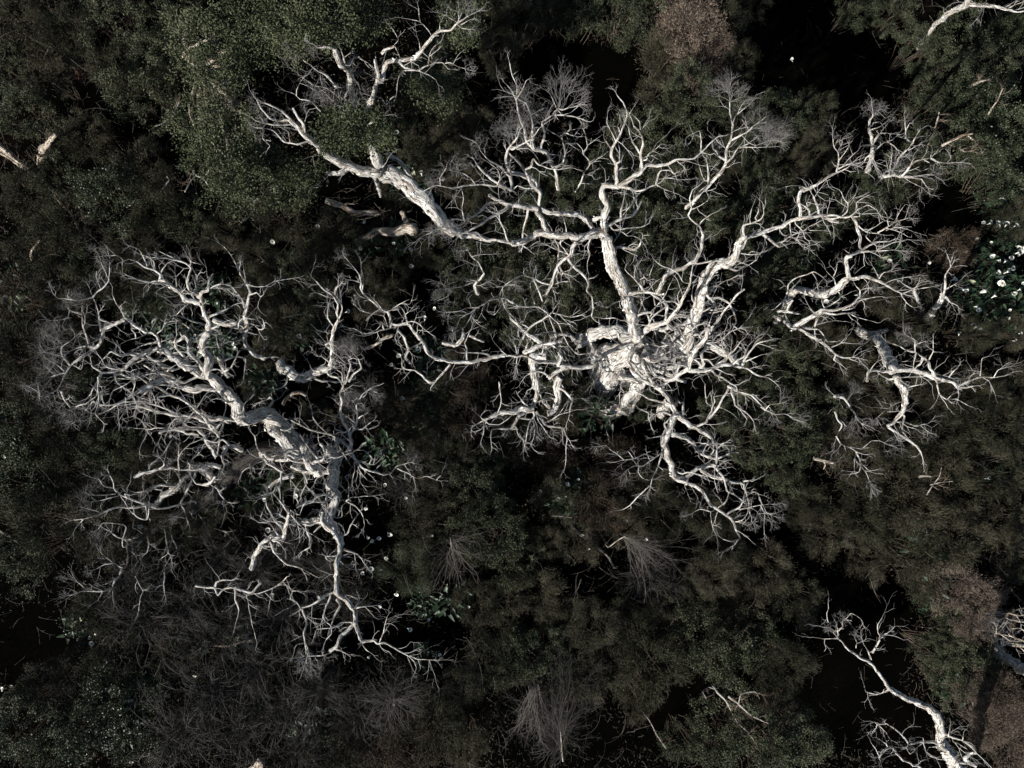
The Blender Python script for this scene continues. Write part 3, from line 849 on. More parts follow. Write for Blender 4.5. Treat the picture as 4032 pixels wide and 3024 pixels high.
02 26 14 - .3 1870,620 1900,480 1880,410 1860,380
02 26 14 - .2 1870,380 1900,350 1920,330
M limb
02 50 20 1.2 1.0 1160,800 1240,770 1350,740 1480,720 1560,740 1660,745
02 16 8 - .5 1550,740 1540,640 1570,590 1640,520 1700,490
02 12 6 - .3 1545,640 1540,560
02 14 8 - .1 1540,740 1550,820
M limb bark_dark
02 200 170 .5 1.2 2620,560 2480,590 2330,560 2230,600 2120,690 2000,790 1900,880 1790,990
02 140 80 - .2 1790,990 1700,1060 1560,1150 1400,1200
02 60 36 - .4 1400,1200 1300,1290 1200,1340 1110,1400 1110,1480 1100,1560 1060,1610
M limb
02 80 56 - .3 1880,860 1720,700 1560,860 1450,940 1350,1030
02 30 22 - .3 1690,780 1640,880 1600,950 1560,1030
02 20 8 - .2 1400,920 1320,905 1240,930 1160,938
02 14 7 - .2 1500,880 1420,880 1310,890
M limb
02 26 20 - .9 1690,1015 1560,1040 1440,1070 1350,1075
02 24 10 - .4 1350,1075 1250,1030 1140,1000 1040,960 990,910 980,850 940,760
02 12 6 - .2 990,900 900,885 850,820
02 12 5 - .2 1040,960 930,990 860,1010 800,1020
02 12 5 - .2 1000,950 900,960 810,960
02 14 6 - .1 1100,990 1080,950 1130,960
02 34 22 3 3.4 1320,1040 1210,1060 1120,1070 1060,1060 960,1080
02 24 8 - .2 960,1080 850,1130 720,1170 640,1172
02 12 6 - .1 720,1170 690,1200 655,1245
02 20 8 - .4 1270,1170 1200,1155 1140,1110 1100,1060 1050,980
02 16 10 - .2 1270,1170 1290,1100 1290,1050
02 24 12 - .1 1360,1230 1440,1225 1500,1200
M limb
02 30 10 - .3 1190,1330 1100,1340 1020,1320 970,1290 900,1250
02 16 7 - .4 1060,1410 1060,1350 1090,1240 1060,1210 980,1205 890,1200 850,1250
02 20 8 - .2 1275,1310 1285,1400 1270,1460 1210,1510
02 26 14 - .1 1250,1320 1180,1410
02 14 6 - .2 1090,1590 1050,1585 980,1545 900,1490 840,1420
02 12 6 - .1 980,1545 900,1560 830,1600
02 26 12 - .2 1470,1190 1480,1300 1530,1430 1470,1500 1400,1620
02 14 8 - .1 1420,1230 1440,1330 1450,1440 1480,1500 1500,1600
02 16 8 - .1 1490,1340 1450,1460 1400,1500
M limb
02 16 10 - -.5 1690,1020 1710,1120 1760,1180 1830,1240 1900,1260
02 12 6 - .2 1890,1260 1960,1290 1990,1320
02 10 5 - .2 1910,1240 1940,1140 1930,1050
02 26 12 3 3.4 1860,880 1900,950 1940,1000
03 34 20 - .1 1060,-60 1030,0 1000,40 960,110
03 22 8 - .3 960,110 880,140 790,125 720,100 670,50
03 12 5 - .2 880,135 780,130 700,135 610,170
03 12 6 - .1 885,140 840,215
03 10 5 - .1 980,90 975,210
03 20 10 - .1 1000,20 950,50 908,70
03 14 8 2.4 2.5 1420,-30 1420,60 1420,130
03 12 6 2.4 2.5 1170,0 1200,60 1240,130 1210,200 1200,300
M trunk
12 100 95 1.4 3.2 620,560 720,620 690,690 665,760 650,880 690,980
12 90 80 - .1 690,980 690,1050 650,1120 600,1170
12 100 60 - .5 600,1180 650,1240 700,1310 730,1400
12 70 50 - -.1 600,1180 500,1180 400,1190
M limb
12 60 55 - .2 730,1390 720,1480 700,1560 700,1659
13 55 44 - .3 700,0 700,150 780,210 820,270 860,300 860,420
13 40 32 - .3 860,420 900,520 915,570
13 32 10 - .4 915,570 1020,550 1050,580 1140,590 1220,640 1310,690 1370,740 1390,790 1375,830
13 14 6 - .2 1330,690 1400,720 1490,725 1530,820
13 8 5 - .1 1490,725 1590,728
13 14 6 - .4 1070,570 1100,480 1130,380 1220,335
13 8 5 - .2 1120,400 1130,350
13 10 5 - .1 1330,690 1400,675
13 14 8 - .0 920,590 950,640 990,665
13 8 5 - .0 1310,700 1335,765
13 24 10 - .1 850,280 900,270 960,260
M limb
13 34 20 - .1 700,130 620,160 560,200 500,240 400,275
13 22 18 - .1 400,280 440,410 410,500 430,600 450,680
13 18 8 - .1 450,690 520,690 600,680 650,650
13 16 8 - .1 430,590 460,660 470,720
13 14 6 - .1 410,580 360,590 330,630
13 14 6 - .1 430,650 430,680 400,695
13 24 12 - .1 640,180 580,350 650,430 650,500 610,545
13 16 14 - .2 395,300 350,230 300,190 310,130 260,80 200,75 130,110 20,150
13 24 10 - .2 190,80 240,40 270,5
13 10 5 - .1 310,130 370,125
13 10 5 - .1 80,145 135,205
13 10 5 - .1 350,235 270,280
13 10 5 - .1 400,310 450,350 520,370
M limb
13 45 40 - .0 860,400 750,510 700,600 640,650
13 30 20 - .1 690,630 750,660
13 14 7 - .1 820,400 740,400 650,450 530,460 500,530
13 36 20 3.6 3.7 700,200 720,250 680,350 660,410
12 36 10 3.3 3 100,1330 160,1450 260,1550 380,1590 480,1640
12 60 50 2.3 2.7 -40,1600 0,1480 60,1370 150,1300
12 56 50 - .1 140,1335 200,1330 250,1325
12 44 36 - .6 240,1330 260,1220 290,1120
12 36 14 - .3 290,1120 260,1080 210,1010 150,950
12 32 24 3.8 3.4 350,1060 450,1020 540,970 600,955 680,1000
12 14 7 - .2 370,1040 330,950 340,900 390,840
12 14 7 - .2 520,960 430,870 410,790
12 18 7 - .1 295,1120 380,1220 430,1270 510,1310
12 12 6 - .1 350,1170 375,1280 370,1370
12 22 10 - .1 200,1310 110,1200 20,1200
12 12 6 - .1 210,1195 110,1190 40,1160 60,1100
12 14 8 - .1 300,1090 380,1130 400,1060 420,1030
12 12 6 - .1 270,1160 200,1140
M limb
03 26 24 2.8 2.9 1690,85 1780,98 1850,100 1890,160 1940,110 2030,100
03 34 30 - .1 2030,100 2110,130 2190,135 2260,60
03 30 9 - .1 2030,105 2035,200 2065,290 2045,380
03 12 6 - .1 2130,160 2160,300 2180,420 2212,540
03 30 20 - .2 1860,90 1870,50 1960,30
M limb
12 42 34 - .4 760,620 820,560 830,480 800,400 750,330
12 30 22 - .9 750,330 730,250 740,160 725,80 760,0
11 22 12 - .4 770,1659 800,1580 815,1490 800,1450 840,1430
11 30 12 - .3 800,1640 840,1570 910,1525 880,1440 850,1410
11 10 6 - .2 820,1430 770,1400 720,1420 640,1360
11 14 6 - .2 750,1640 740,1570 700,1540
12 30 12 - .5 810,430 850,380 880,290 870,180 920,90 1000,30
12 14 6 - .3 870,180 830,140 800,140
12 14 8 - .2 920,120 950,90
12 24 10 - .2 850,380 920,390 990,330
12 14 6 - .2 850,330 780,280
12 16 8 - .2 880,300 930,270 940,320
M limb
12 30 16 - .2 800,540 700,460 620,430 480,400 390,360 300,310
12 14 8 - .3 390,365 370,330 380,290
12 12 6 - .3 620,430 560,380 500,310 480,220
12 12 6 - .3 780,420 680,390 680,330 600,310
12 12 6 - .3 740,300 660,280 600,260
12 14 6 - .3 700,640 600,560 540,500 540,440
12 20 10 - .2 660,640 560,630 470,640 400,620
12 24 12 2 2.4 530,640 470,570 420,510
M limb
12 100 70 1.6 2.2 540,760 480,690 430,600 400,530
12 60 40 - .4 430,620 350,640 280,600
12 46 24 - .4 480,690 560,660 620,600
M limb
02 56 40 2.2 2.6 2090,570 2020,540 1940,550
02 34 20 - .3 1960,550 1920,620 1940,700
M limb
02 44 30 2.4 3.0 1900,720 1800,700 1740,740
02 40 24 2.4 2.8 1760,870 1820,850 1860,800
M limb
12 50 30 2.2 2.8 40,600 120,640 210,660 290,640
12 40 24 2.4 2.8 230,760 160,720 100,690 60,620
12 34 18 2.4 2.9 560,520 600,580 590,660
M limb
01 50 30 2.8 3.2 1560,1640 1480,1590 1380,1570 1300,1620
01 44 24 3 3.4 1500,1540 1400,1500 1330,1540 1240,1500
M limb
01 34 18 3.2 3.6 1250,1440 1120,1400 1040,1420 960,1380 900,1440
01 30 16 3.2 3.6 1200,1560 1120,1600 1040,1570 960,1600
M limb
12 34 14 - -.1 830,600 870,660 960,690 1030,695
12 20 12 - .1 980,690 1000,640 960,590
12 20 10 - .1 1000,650 1040,650 1060,610
12 28 14 - -.3 840,630 920,730 1000,750 1100,780 1160,770 1220,710 1310,680
12 12 6 - .2 1220,730 1310,770 1400,815 1470,800 1560,830
12 10 5 - .1 1560,830 1600,790
12 18 8 - -.1 870,670 930,740 990,785
12 14 6 - -.1 860,670 910,770 960,830
12 12 6 - -.1 850,660 850,760 830,840
12 10 5 - -.1 900,770 900,860
12 14 8 2.6 2.9 820,1010 800,980 800,860 770,800 790,790
12 12 8 - .0 800,985 870,975 960,970 1045,958
12 18 8 - -.4 780,1010 850,1050 910,1110 940,1220
12 26 14 - .1 790,1290 820,1220 855,1160
12 26 10 3.5 3.1 760,1430 880,1470 935,1550
12 18 12 - .0 730,1490 640,1530 600,1490 700,1490
12 16 8 - .0 700,1500 760,1570 820,1600
12 20 14 - .2 690,1160 740,1140 745,1110
M limb
12 60 46 1.5 1.2 640,760 480,765 380,750 310,710
12 60 30 .5 .5 330,790 220,820 110,885
12 60 50 1 1 440,560 480,620 460,680
12 50 40 1.8 1.2 680,560 700,500 680,470
12 60 20 .8 .6 30,620 130,620 220,660 300,660
M limb
11 90 70 .7 1.3 200,1470 300,1560 370,1620 480,1570 580,1540 650,1500
11 42 36 - 2.0 640,1510 655,1400 655,1300 670,1200
11 42 26 - .8 670,1200 715,1110 700,1040 705,960 680,910
11 24 8 - .4 680,910 600,850 540,790 480,740 480,710
11 26 16 - .2 680,890 700,830 730,800
11 12 6 - .1 680,920 600,900 540,880
11 20 10 - .2 520,1560 480,1530 460,1480
M limb
01 46 42 1.2 3.2 2280,1440 2210,1410 2130,1330 2110,1250 2135,1150 2115,1060
01 42 20 - .8 2115,1060 2140,960 2160,870 2130,800 2080,700
01 16 8 - .3 2100,800 2060,840 2010,840
01 14 6 4 4.3 2060,680 2020,590 1980,530 1930,470
01 60 40 1.2 1 1840,1100 1950,1150 2040,1130 2110,1170
01 55 40 1 1.4 1980,1600 1920,1500 1890,1420
01 30 14 - .4 1920,1560 1990,1520 2040,1440
01 26 10 - .3 1900,1500 1930,1400 1910,1280 1880,1180
01 18 8 - .3 1890,1340 1870,1260
F
01 530,1300 -140,-60 60 300 6
01 500,1280 -160,20 50 320 6
01 560,1330 -140,60 60 300 6
01 540,1560 -160,0 50 300 6
01 480,1500 -140,-60 60 260 6
01 560,1100 -120,40 60 220 5
01 700,900 -60,-90 80 260 6
01 850,860 -100,-80 70 220 5
01 940,600 -40,-80 60 160 5
01 860,540 -30,-60 60 130 5
01 450,870 -20,-40 40 60 3
01 1640,600 10,-60 50 110 4
01 1500,1060 0,-100 70 200 5
02 540,180 -120,60 60 300 6
02 480,60 -140,20 60 300 6
02 660,180 -60,80 60 230 5
02 280,60 -60,0 60 140 5
02 620,345 -60,30 60 110 5
02 880,860 -60,-60 70 150 5
02 800,1000 -80,10 60 160 5
02 820,980 -80,-30 60 160 5
02 940,760 -50,-40 60 90 4
02 900,1350 -100,60 60 220 5
02 840,1600 -60,20 60 130 5
02 900,1300 -60,-10 60 130 5
02 1540,640 -20,-100 60 150 5
02 1220,1500 0,100 60 200 5
02 1450,1480 30,100 60 200 5
03 620,60 -120,-30 40 180 5
03 610,170 -80,0 50 110 4
12 850,160 -30,-90 80 260 6
12 800,150 -80,20 80 240 6
12 950,60 80,-60 70 240 6
12 1330,680 90,10 60 200 6
12 1300,680 40,-50 60 160 5
11 830,1410 0,-130 65 280 6
11 790,1400 -60,-100 70 260 6
11 860,1400 60,-90 60 240 6
12 480,220 0,-40 60 60 3
12 850,240 -70,-20 80 240 5
13 490,760 -60,80 50 220 6
13 480,740 0,100 50 200 5
13 460,760 -100,20 50 160 5
13 620,760 20,80 50 150 5
13 1540,730 30,-10 60 90 4
02 2080,1000 0,100 60 200 4
T C
M trunk
11 40 100 1.8 2.2 2030,420 1930,395 1820,370 1700,330
11 110 140 2.2 3.0 1720,340 1650,300 1560,220 1500,120 1400,20 1300,-70 1180,-130 1090,-180
10 95 80 - .8 1060,1480 1050,1400 1035,1340 1000,1280
M limb
10 95 75 - .9 1040,1500 920,1480 820,1430 740,1410 640,1350 560,1300
10 62 40 - .6 560,1300 480,1240 420,1160 360,1090 300,1030
10 40 30 - .3 420,1150 400,1060 350,980 320,930
10 36 20 - .3 300,1030 230,960 130,910 80,890
10 22 8 - .3 330,1070 200,1080 80,1070 0,1040 -60,1000
10 22 10 - .3 460,1220 350,1240 240,1220 150,1130 60,1110 0,1100
10 14 6 - .3 290,1200 280,1140 210,1100
10 30 18 - .2 300,1040 200,1040 120,1030 60,960 0,860
10 14 6 - .2 60,1200 120,1260 100,1290
M limb
10 58 42 - -.2 800,1450 740,1490 660,1500 610,1490
10 40 34 - -2 1020,1510 1050,1600 1080,1700
10 44 50 2.4 3 1340,1530 1280,1430 1200,1370 1130,1330
10 24 8 3 3.2 540,1590 500,1600 460,1640
M trunk
10 64 50 1.5 5.2 860,900 810,760 820,680 790,600 730,550 700,480 680,420
M limb
10 36 20 - .3 690,420 620,410 540,410 490,380
10 45 22 - .3 775,590 820,520 890,490 900,510
10 26 14 - .3 770,560 760,500 740,440
10 36 10 4 5 690,740 650,690 600,640 540,610 470,560 400,510
10 14 8 - .2 480,560 430,540 370,480 320,440
10 40 26 4.2 4.8 735,1000 790,950 830,935 890,890
10 26 14 - .3 760,980 750,940 770,880
10 14 6 - .4 760,920 700,910 660,870 600,800 540,750
10 14 6 - .4 780,930 760,850 800,780
10 14 6 - .3 830,930 890,870 900,820
10 18 8 4.8 5 560,960 480,880 430,860 380,860 340,820 300,800
10 12 6 - .1 350,830 350,770 385,700
10 14 7 4.8 5 720,850 640,780 550,750 500,740 450,700 400,670
M trunk
10 56 44 2 5 950,950 1000,850 1040,740 1060,650
M limb
10 44 36 - .5 1060,650 1040,570 1030,520
10 52 42 - .6 1080,700 1110,620 1130,540 1200,530 1280,515 1370,505
10 46 34 - .7 1370,505 1430,440 1480,370 1540,300 1600,265
10 34 12 - .5 1600,265 1680,265 1740,205 1800,160 1840,130
10 14 6 - .2 1740,210 1770,215 1830,180
10 12 5 - .2 1740,210 1780,240 1840,250
10 12 5 - .2 1740,190 1700,170 1640,130
10 14 6 - .2 1590,270 1590,200
10 12 5 - .2 1750,190 1750,90
10 14 6 - .1 1520,310 1490,260 1440,210 1400,180 1350,170
10 10 5 - .2 1420,190 1410,130 1405,70
10 14 6 - .2 1420,440 1410,370
M limb
10 28 14 - .2 1240,540 1290,590 1400,605 1480,570 1560,540
10 16 6 - .2 1560,540 1620,540 1660,590 1690,600
10 12 5 - .2 1640,545 1690,545 1750,580 1830,600
10 16 9 - -.2 1380,605 1280,610 1235,660 1220,750 1215,820
10 12 8 - -.2 1215,820 1160,860 1120,900 1080,850 960,820
10 14 6 - .3 1490,570 1500,470 1540,400 1600,360
10 10 5 - .0 1400,610 1480,640 1555,690
10 38 30 5.2 5.8 1090,460 1130,430 1190,395
10 12 7 - .2 1195,390 1230,340 1180,250
10 12 8 - -.3 1200,400 1240,500
10 14 7 5 5.2 1050,685 1130,688 1150,680
10 50 30 3 4.5 1000,880 1020,800 1040,720
10 20 10 3 3.2 980,1075 1040,1030 1070,1000
F
10 770,900 0,-120 70 250 6
10 560,760 -60,60 80 250 6
10 900,860 30,-80 60 180 5
10 650,860 -60,0 80 200 5
10 300,1040 -90,-20 70 230 5
10 100,1060 -120,40 60 220 5
10 60,900 -80,-60 60 200 5
10 1830,130 70,-70 60 210 6
10 1800,600 80,20 60 150 6
10 1840,240 50,20 50 90 5
10 520,400 -60,40 60 150 5
10 350,480 -80,-40 70 200 5
10 480,900 -100,20 60 160 5
10 900,650 0,-120 60 180 5
10 330,270 -80,40 70 160 5
T D
M trunk
33 110 80 0 3.6 1900,2000 1780,1850 1680,1720 1590,1600 1520,1480
33 78 66 - .8 1520,1480 1485,1380 1490,1280 1440,1180
33 66 44 - .9 1440,1180 1370,1130 1220,1070 1110,1010 1050,980
33 42 32 - .8 1050,980 1000,890 930,800 870,740
33 34 20 - .7 870,740 780,700 700,640 650,580 610,530
M limb
33 16 12 - .2 610,530 600,490 600,470
33 20 8 - .1 600,480 560,465 520,445 470,440
33 18 8 - .2 605,475 650,440 640,390 680,370 720,325 775,350
33 22 10 - -.2 1045,985 990,1010 940,1025
33 10 5 - -.4 940,1025 850,1000 830,940
33 10 6 - -.4 600,540 480,545 390,530
M limb
33 24 20 5.6 6.2 905,660 940,590 965,550
33 18 10 - .2 965,560 970,520 1000,505 1030,490
33 12 6 - .2 970,520 950,490 945,420 980,360
33 20 14 5.4 5.7 890,720 870,660 860,640
33 10 6 5 5.6 520,400 510,330 520,280 520,235
33 10 5 5.2 5.5 760,620 770,580 750,540
M limb
33 30 18 - .5 1500,1350 1580,1390 1680,1420
33 20 16 - .2 1680,1420 1750,1470 1800,1530
33 32 40 - -.2 1800,1530 1740,1530 1700,1570 1720,1600
33 14 8 - .2 1600,1430 1650,1450 1720,1500
33 14 6 - .2 1560,1390 1570,1320
33 14 6 - .1 1680,1420 1685,1380
33 36 24 3.4 3.5 1800,1640 1720,1610 1640,1620 1600,1640
33 44 36 3.1 3.8 1660,1700 1620,1600 1540,1500 1500,1470
M limb
33 40 20 - .3 1520,1460 1420,1440 1340,1430 1270,1450 1230,1445
33 14 10 - .1 1340,1440 1380,1540 1430,1570 1500,1590 1560,1580
33 14 6 - .1 1340,1440 1300,1470 1280,1490
33 10 5 - .1 1345,1430 1340,1400
33 24 16 - -.2 1210,1440 1150,1370 1080,1310 1020,1275
33 18 10 - .0 1020,1275 940,1280 935,1310
33 12 6 - .1 950,1290 920,1260 885,1270
33 12 6 - .0 960,1290 1010,1340 1040,1390
33 14 6 - .0 1230,1540 1200,1490 1160,1485
M limb
33 30 24 2.4 4 1500,1760 1320,1659 1170,1590 1110,1530
33 26 30 - .1 1110,1530 1080,1480 1010,1500 960,1560
33 14 6 - .1 960,1560 930,1500 890,1440
33 14 6 - .1 960,1560 920,1570
33 12 6 - .1 1110,1540 1070,1545 1030,1565
33 14 8 - .1 1040,1490 1020,1450 990,1430
33 12 6 - .1 960,1570 970,1600
33 14 6 - .0 1000,980 1010,970
F
33 560,465 -60,-30 60 110 5
33 620,420 0,-70 60 120 5
33 770,480 0,-60 70 90 4
33 640,380 20,-60 50 90 4
33 1030,490 20,-20 50 60 3
33 940,1570 -30,10 70 70 3
T E
M trunk
30 46 62 .4 4.2 1300,420 1380,300 1450,220 1540,140 1620,80 1720,30
M limb
30 44 34 - .5 1720,30 1850,45 1960,45 2060,85
30 26 12 - .3 2050,80 2140,100 2250,90
30 14 7 - .3 2060,80 2130,40 2230,10
30 60 40 - .5 1710,35 1730,-30 1740,-100
30 12 6 - .2 1830,40 1850,90 1820,150 1800,170
30 14 6 - .2 1780,30 1750,0
F
30 2230,90 60,60 60 200 5
30 1820,150 -20,50 40 60 3
T G
M trunk
31 70 95 .2 3.2 780,1200 860,1230 940,1270 1000,1340 1035,1430 1085,1540
31 60 40 1 .6 860,1230 940,1215 1035,1195
M limb
31 50 46 - .3 1090,1545 1200,1540 1320,1550 1420,1590 1500,1620
31 44 26 - .2 1500,1620 1600,1650 1640,1690 1680,1700
31 26 8 - .1 1660,1690 1720,1690 1780,1675
31 40 10 - .2 1640,1690 1720,1640 1800,1610 1880,1600 1960,1600
31 12 5 - .2 1950,1600 1990,1540 2050,1520
31 12 5 - .2 1830,1605 1840,1540 1850,1440 1920,1420
31 20 14 - .1 1490,1610 1570,1605 1640,1610 1645,1650
31 16 6 - .2 1730,1630 1750,1590 1790,1570
31 20 8 - .2 1560,1610 1590,1560 1640,1510
32 20 16 - -.2 1450,-40 1465,20 1475,90
32 18 8 - .1 1475,90 1550,130 1620,130 1690,165 1750,195
32 12 6 - .1 1475,90 1450,150
32 12 5 - .1 1550,130 1580,105
M limb
31 46 20 - .5 1440,1590 1400,1520 1390,1470 1330,1420 1270,1380
31 22 8 - .3 1270,1380 1200,1370 1130,1330 1040,1300
31 16 8 - .3 1270,1380 1270,1280 1180,1230
31 12 5 - .2 1275,1320 1360,1290
31 16 8 - .3 1390,1450 1430,1370 1425,1280
31 12 5 - .2 1430,1380 1490,1385
31 30 20 - -.2 1340,1430 1320,1480 1290,1500
31 24 12 - -.1 1280,1390 1260,1460 1260,1490
M limb
31 36 30 - .1 1100,1550 1000,1550 930,1540 870,1560 850,1640
31 12 6 - .1 960,1540 1020,1490
31 22 12 2.9 3.2 1030,1620 1120,1605 1250,1600 1400,1590
31 16 7 - .3 1310,1560 1250,1510 1180,1490
31 14 6 - .2 950,1560 980,1590 1050,1620
31 12 5 - .2 880,1550 910,1500 940,1470
M limb
32 62 56 - -.4 1110,-60 1150,0 1180,60 1190,160
32 56 42 - -.2 1190,160 1150,260 1100,310 1040,365
32 40 26 - .2 1040,370 1120,430 1220,490 1290,540
32 26 14 - .1 1290,540 1320,590 1335,625
32 22 10 - .1 1095,320 1180,330 1280,360 1375,345
32 22 14 - -.1 1180,280 1165,340 1160,410 1190,450
32 24 10 - .2 1170,40 1240,20 1300,10
32 14 7 - .2 1160,150 1080,180 1000,240 930,300
32 10 5 - .1 1040,210 970,210
32 10 5 - .1 1030,240 1110,235
32 12 5 - .1 1200,110 1190,50
32 10 5 - .1 1150,440 1145,480
F
31 1270,1230 0,-100 70 200 6
31 1180,1230 -60,-30 60 120 5
31 1300,1290 60,-40 60 150 5
31 2050,1520 20,-60 60 120 4
31 1700,1640 60,-90 60 160 4
31 920,1600 -20,80 70 160 4
32 960,280 -60,20 60 120 5
32 1350,345 40,60 70 200 4
T Q
M trunk
32 50 34 0 2.2 700,190 690,110 620,100 580,110
M limb
32 30 16 - .2 620,110 660,130 740,230 760,290
32 26 10 2 2.2 580,240 600,300 635,350 620,400 590,460
32 16 12 - .1 590,450 630,520 700,545 770,590
32 22 10 - .1 760,580 790,640 795,720 780,760 710,780
32 16 6 - .2 710,545 810,560 860,520 900,490 970,490 1030,520
32 12 6 - .1 795,700 850,770 890,860
32 10 5 - .1 770,600 745,650 745,720
32 10 5 - .1 800,680 860,740 920,775
32 10 5 - .1 630,520 600,570 565,595
32 10 5 - .1 660,535 675,590 630,640
32 20 10 - .0 590,120 570,90
32 14 7 - .1 690,100 780,130 820,110
F
32 760,290 0,120 55 260 6
32 720,280 -80,80 60 200 5
32 650,180 20,-30 140 220 6
32 1000,520 30,60 60 200 5
32 890,860 20,80 30 130 4
32 870,820 -20,60 50 90 4
T H
M trunk
31 60 74 .2 2.6 60,1140 120,1060 160,960 230,850 320,860 420,885
31 66 56 - .6 420,885 500,890 580,830 640,790 700,750
M limb
31 46 30 - .4 700,750 800,735 880,740 950,770 1020,800
31 28 14 - .1 1020,800 1090,850 1160,880
31 16 8 - .2 1160,880 1230,850 1330,830 1390,820
31 12 6 - -.1 1150,880 1190,950 1240,990
31 12 6 - .3 960,760 920,660
31 12 6 - .3 960,750 1000,700 1060,690
31 12 6 - .2 1010,790 1080,760 1180,740 1240,730
31 40 30 0 2.6 1330,1050 1320,1000 1290,920 1270,850
31 26 12 - .2 1270,850 1220,820 1165,790
31 14 6 - .2 1240,840 1280,820 1325,805
M limb
31 44 40 - .8 700,740 680,650 675,560 720,545
31 24 8 2.6 3.4 165,880 180,800 250,740 340,710 390,690 450,720
31 12 6 - .1 380,690 420,760 430,830
31 12 6 - .1 420,700 480,740 440,800
31 12 6 - .1 170,860 240,800
31 16 7 - .3 590,840 580,770 560,740 510,690
31 12 6 - .2 560,740 590,670 600,610
31 14 6 - .1 590,840 620,880 620,930 560,960
31 14 8 2.4 1.8 170,870 130,940 60,1010
M trunk
31 60 46 .4 2.4 30,1050 80,1090 150,1120 215,1170
31 60 44 - .6 220,1175 290,1130 380,1080 460,1020
M limb
31 34 22 - .3 460,1020 560,1020 660,1000 740,960 800,900
31 20 8 - .2 800,900 795,850 760,820
31 12 6 - .1 790,850 850,830 900,830
31 16 7 - .2 740,960 850,920 930,905
31 30 16 - .1 470,1040 560,1055 600,1060 690,1045
31 16 6 - .1 690,1045 780,1080 860,1105 950,1130
31 10 5 - .1 690,1050 720,1090 750,1110
31 14 8 - .2 640,1020 740,1000 800,920
31 14 6 - .2 490,1010 470,950 460,900
31 14 6 - .1 490,1000 560,970 610,930
31 30 20 - -.2 480,1040 420,1090 405,1160
31 12 5 - -.1 405,1150 560,1110 680,1120
31 24 12 - .1 400,1040 370,1010
31 36 22 1.8 1.9 80,1030 170,1030 280,1060
31 30 24 - .2 165,1025 180,990 220,930
M limb
31 40 28 - .1 270,1180 370,1240 450,1290 530,1350
31 28 14 - .1 530,1350 590,1410 660,1430 750,1430
31 16 8 - .0 585,1410 570,1450 640,1500
31 12 6 - .1 640,1430 700,1440 760,1410
31 14 6 - .1 540,1350 620,1310 670,1260 680,1220
31 12 6 - .1 550,1340 640,1300 720,1310
31 26 12 - -.1 290,1180 430,1180 480,1240 520,1290 600,1290
31 10 5 - .0 700,1440 790,1475
F
31 400,830 30,40 70 120 4
31 1220,730 60,0 60 120 4
31 600,620 10,-40 60 90 4
31 1060,690 60,-60 60 100 4
31 900,830 80,-40 60 140 5
T P
M trunk
30 40 46 .3 4.2 820,1520 870,1460 890,1380 905,1300
30 46 30 - .7 905,1310 910,1240 880,1150 875,1080
30 26 12 - .4 875,1080 880,1040 905,1010 905,970
M limb
30 14 6 - .2 900,1090 910,1060 960,1050 1040,1010
30 16 8 - .2 870,1150 890,1120 945,1105
30 30 14 - .3 910,1230 950,1170 980,1150 1030,1145
30 10 5 - .1 960,1165 990,1120
30 20 10 - .1 900,1310 960,1270 1010,1230 1075,1205
30 18 7 - .0 1030,1220 1090,1260 1110,1290 1150,1310
30 8 5 - .0 1105,1280 1105,1305
30 24 12 - -.6 895,1330 850,1360 830,1400
30 30 36 - -.8 890,1360 870,1420 850,1470
F
30 905,980 0,-100 60 170 6
30 930,960 50,-70 50 160 5
30 1030,1010 30,-10 60 60 3
T R
M trunk
30 40 44 .3 3.6 900,1600 990,1530 1060,1505 1150,1525
30 30 10 - .4 1150,1525 1250,1535 1330,1550 1370,1610
M limb
30 12 6 - .1 1180,1530 1230,1570 1290,1600
30 10 5 - .1 1335,1560 1330,1650
30 32 12 - .7 1160,1520 1230,1430 1290,1390 1400,1365
30 22 8 - .2 1400,1365 1470,1400 1550,1410 1630,1400
30 12 5 - .0 1350,1385 1400,1410 1400,1450 1310,1480
30 10 5 - .1 1540,1410 1580,1370 1570,1330
30 10 5 - .1 1480,1400 1500,1450 1470,1510
30 10 5 - .2 1230,1430 1250,1380
30 10 5 - .1 1400,1365 1410,1335
M limb
30 36 14 1.5 4.2 1060,1490 1090,1450 1130,1370 1200,1300 1250,1240
30 18 8 - .4 1250,1240 1280,1180 1310,1130
30 18 8 - .3 1250,1240 1190,1190 1190,1130 1190,1050
30 10 5 - .2 1190,1130 1230,1060
30 10 5 - .1 1210,1300 1270,1270
30 24 16 1.5 3.6 1050,1510 1060,1450 1065,1385
F
30 1160,1370 60,60 80 200 5
30 1600,1400 60,-20 60 120 4
30 1180,1050 -10,-40 60 90 4
30 1500,1430 20,60 60 130 4
T I
M trunk
31 64 40 0 2.6 1380,1080 1430,1030 1480,960 1510,900
31 34 12 - .7 1510,900 1535,820 1530,720 1580,650
M limb
31 14 6 - .3 1580,650 1575,600 1550,540
31 12 6 - .3 1580,610 1600,560
31 8 5 - .1 1580,650 1620,645
31 16 7 - .3 1535,840 1590,810 1650,775
31 8 5 - .1 1590,810 1620,800
31 24 12 - -.2 1520,900 1570,950 1630,980
31 12 6 - .2 1530,900 1560,920 1600,980
T N
M trunk bark_grey
33 110 80 0 1.4 2400,900 2230,800 2100,740 1990,660 1940,560
33 60 40 - 1 1990,640 2040,560 2100,590 2220,600
M limb
33 30 14 - 1 1960,560 1975,490 2070,515
33 26 14 1.8 2.4 2212,560 2100,560 2000,500 1910,490
33 14 8 - .5 1975,490 1970,430 1930,390
33 26 16 - .2 2080,510 2150,540 2250,570
33 26 14 2 2.6 2260,400 2160,390 2050,360 1990,390
33 24 14 - .2 2050,360 2080,320 2140,335 2250,330
33 20 12 2 2.2 2240,490 2180,450 2110,455
33 18 10 1.8 2.2 2240,680 2180,620 2100,580
33 14 8 2 2.2 2240,270 2150,290 2080,320
F
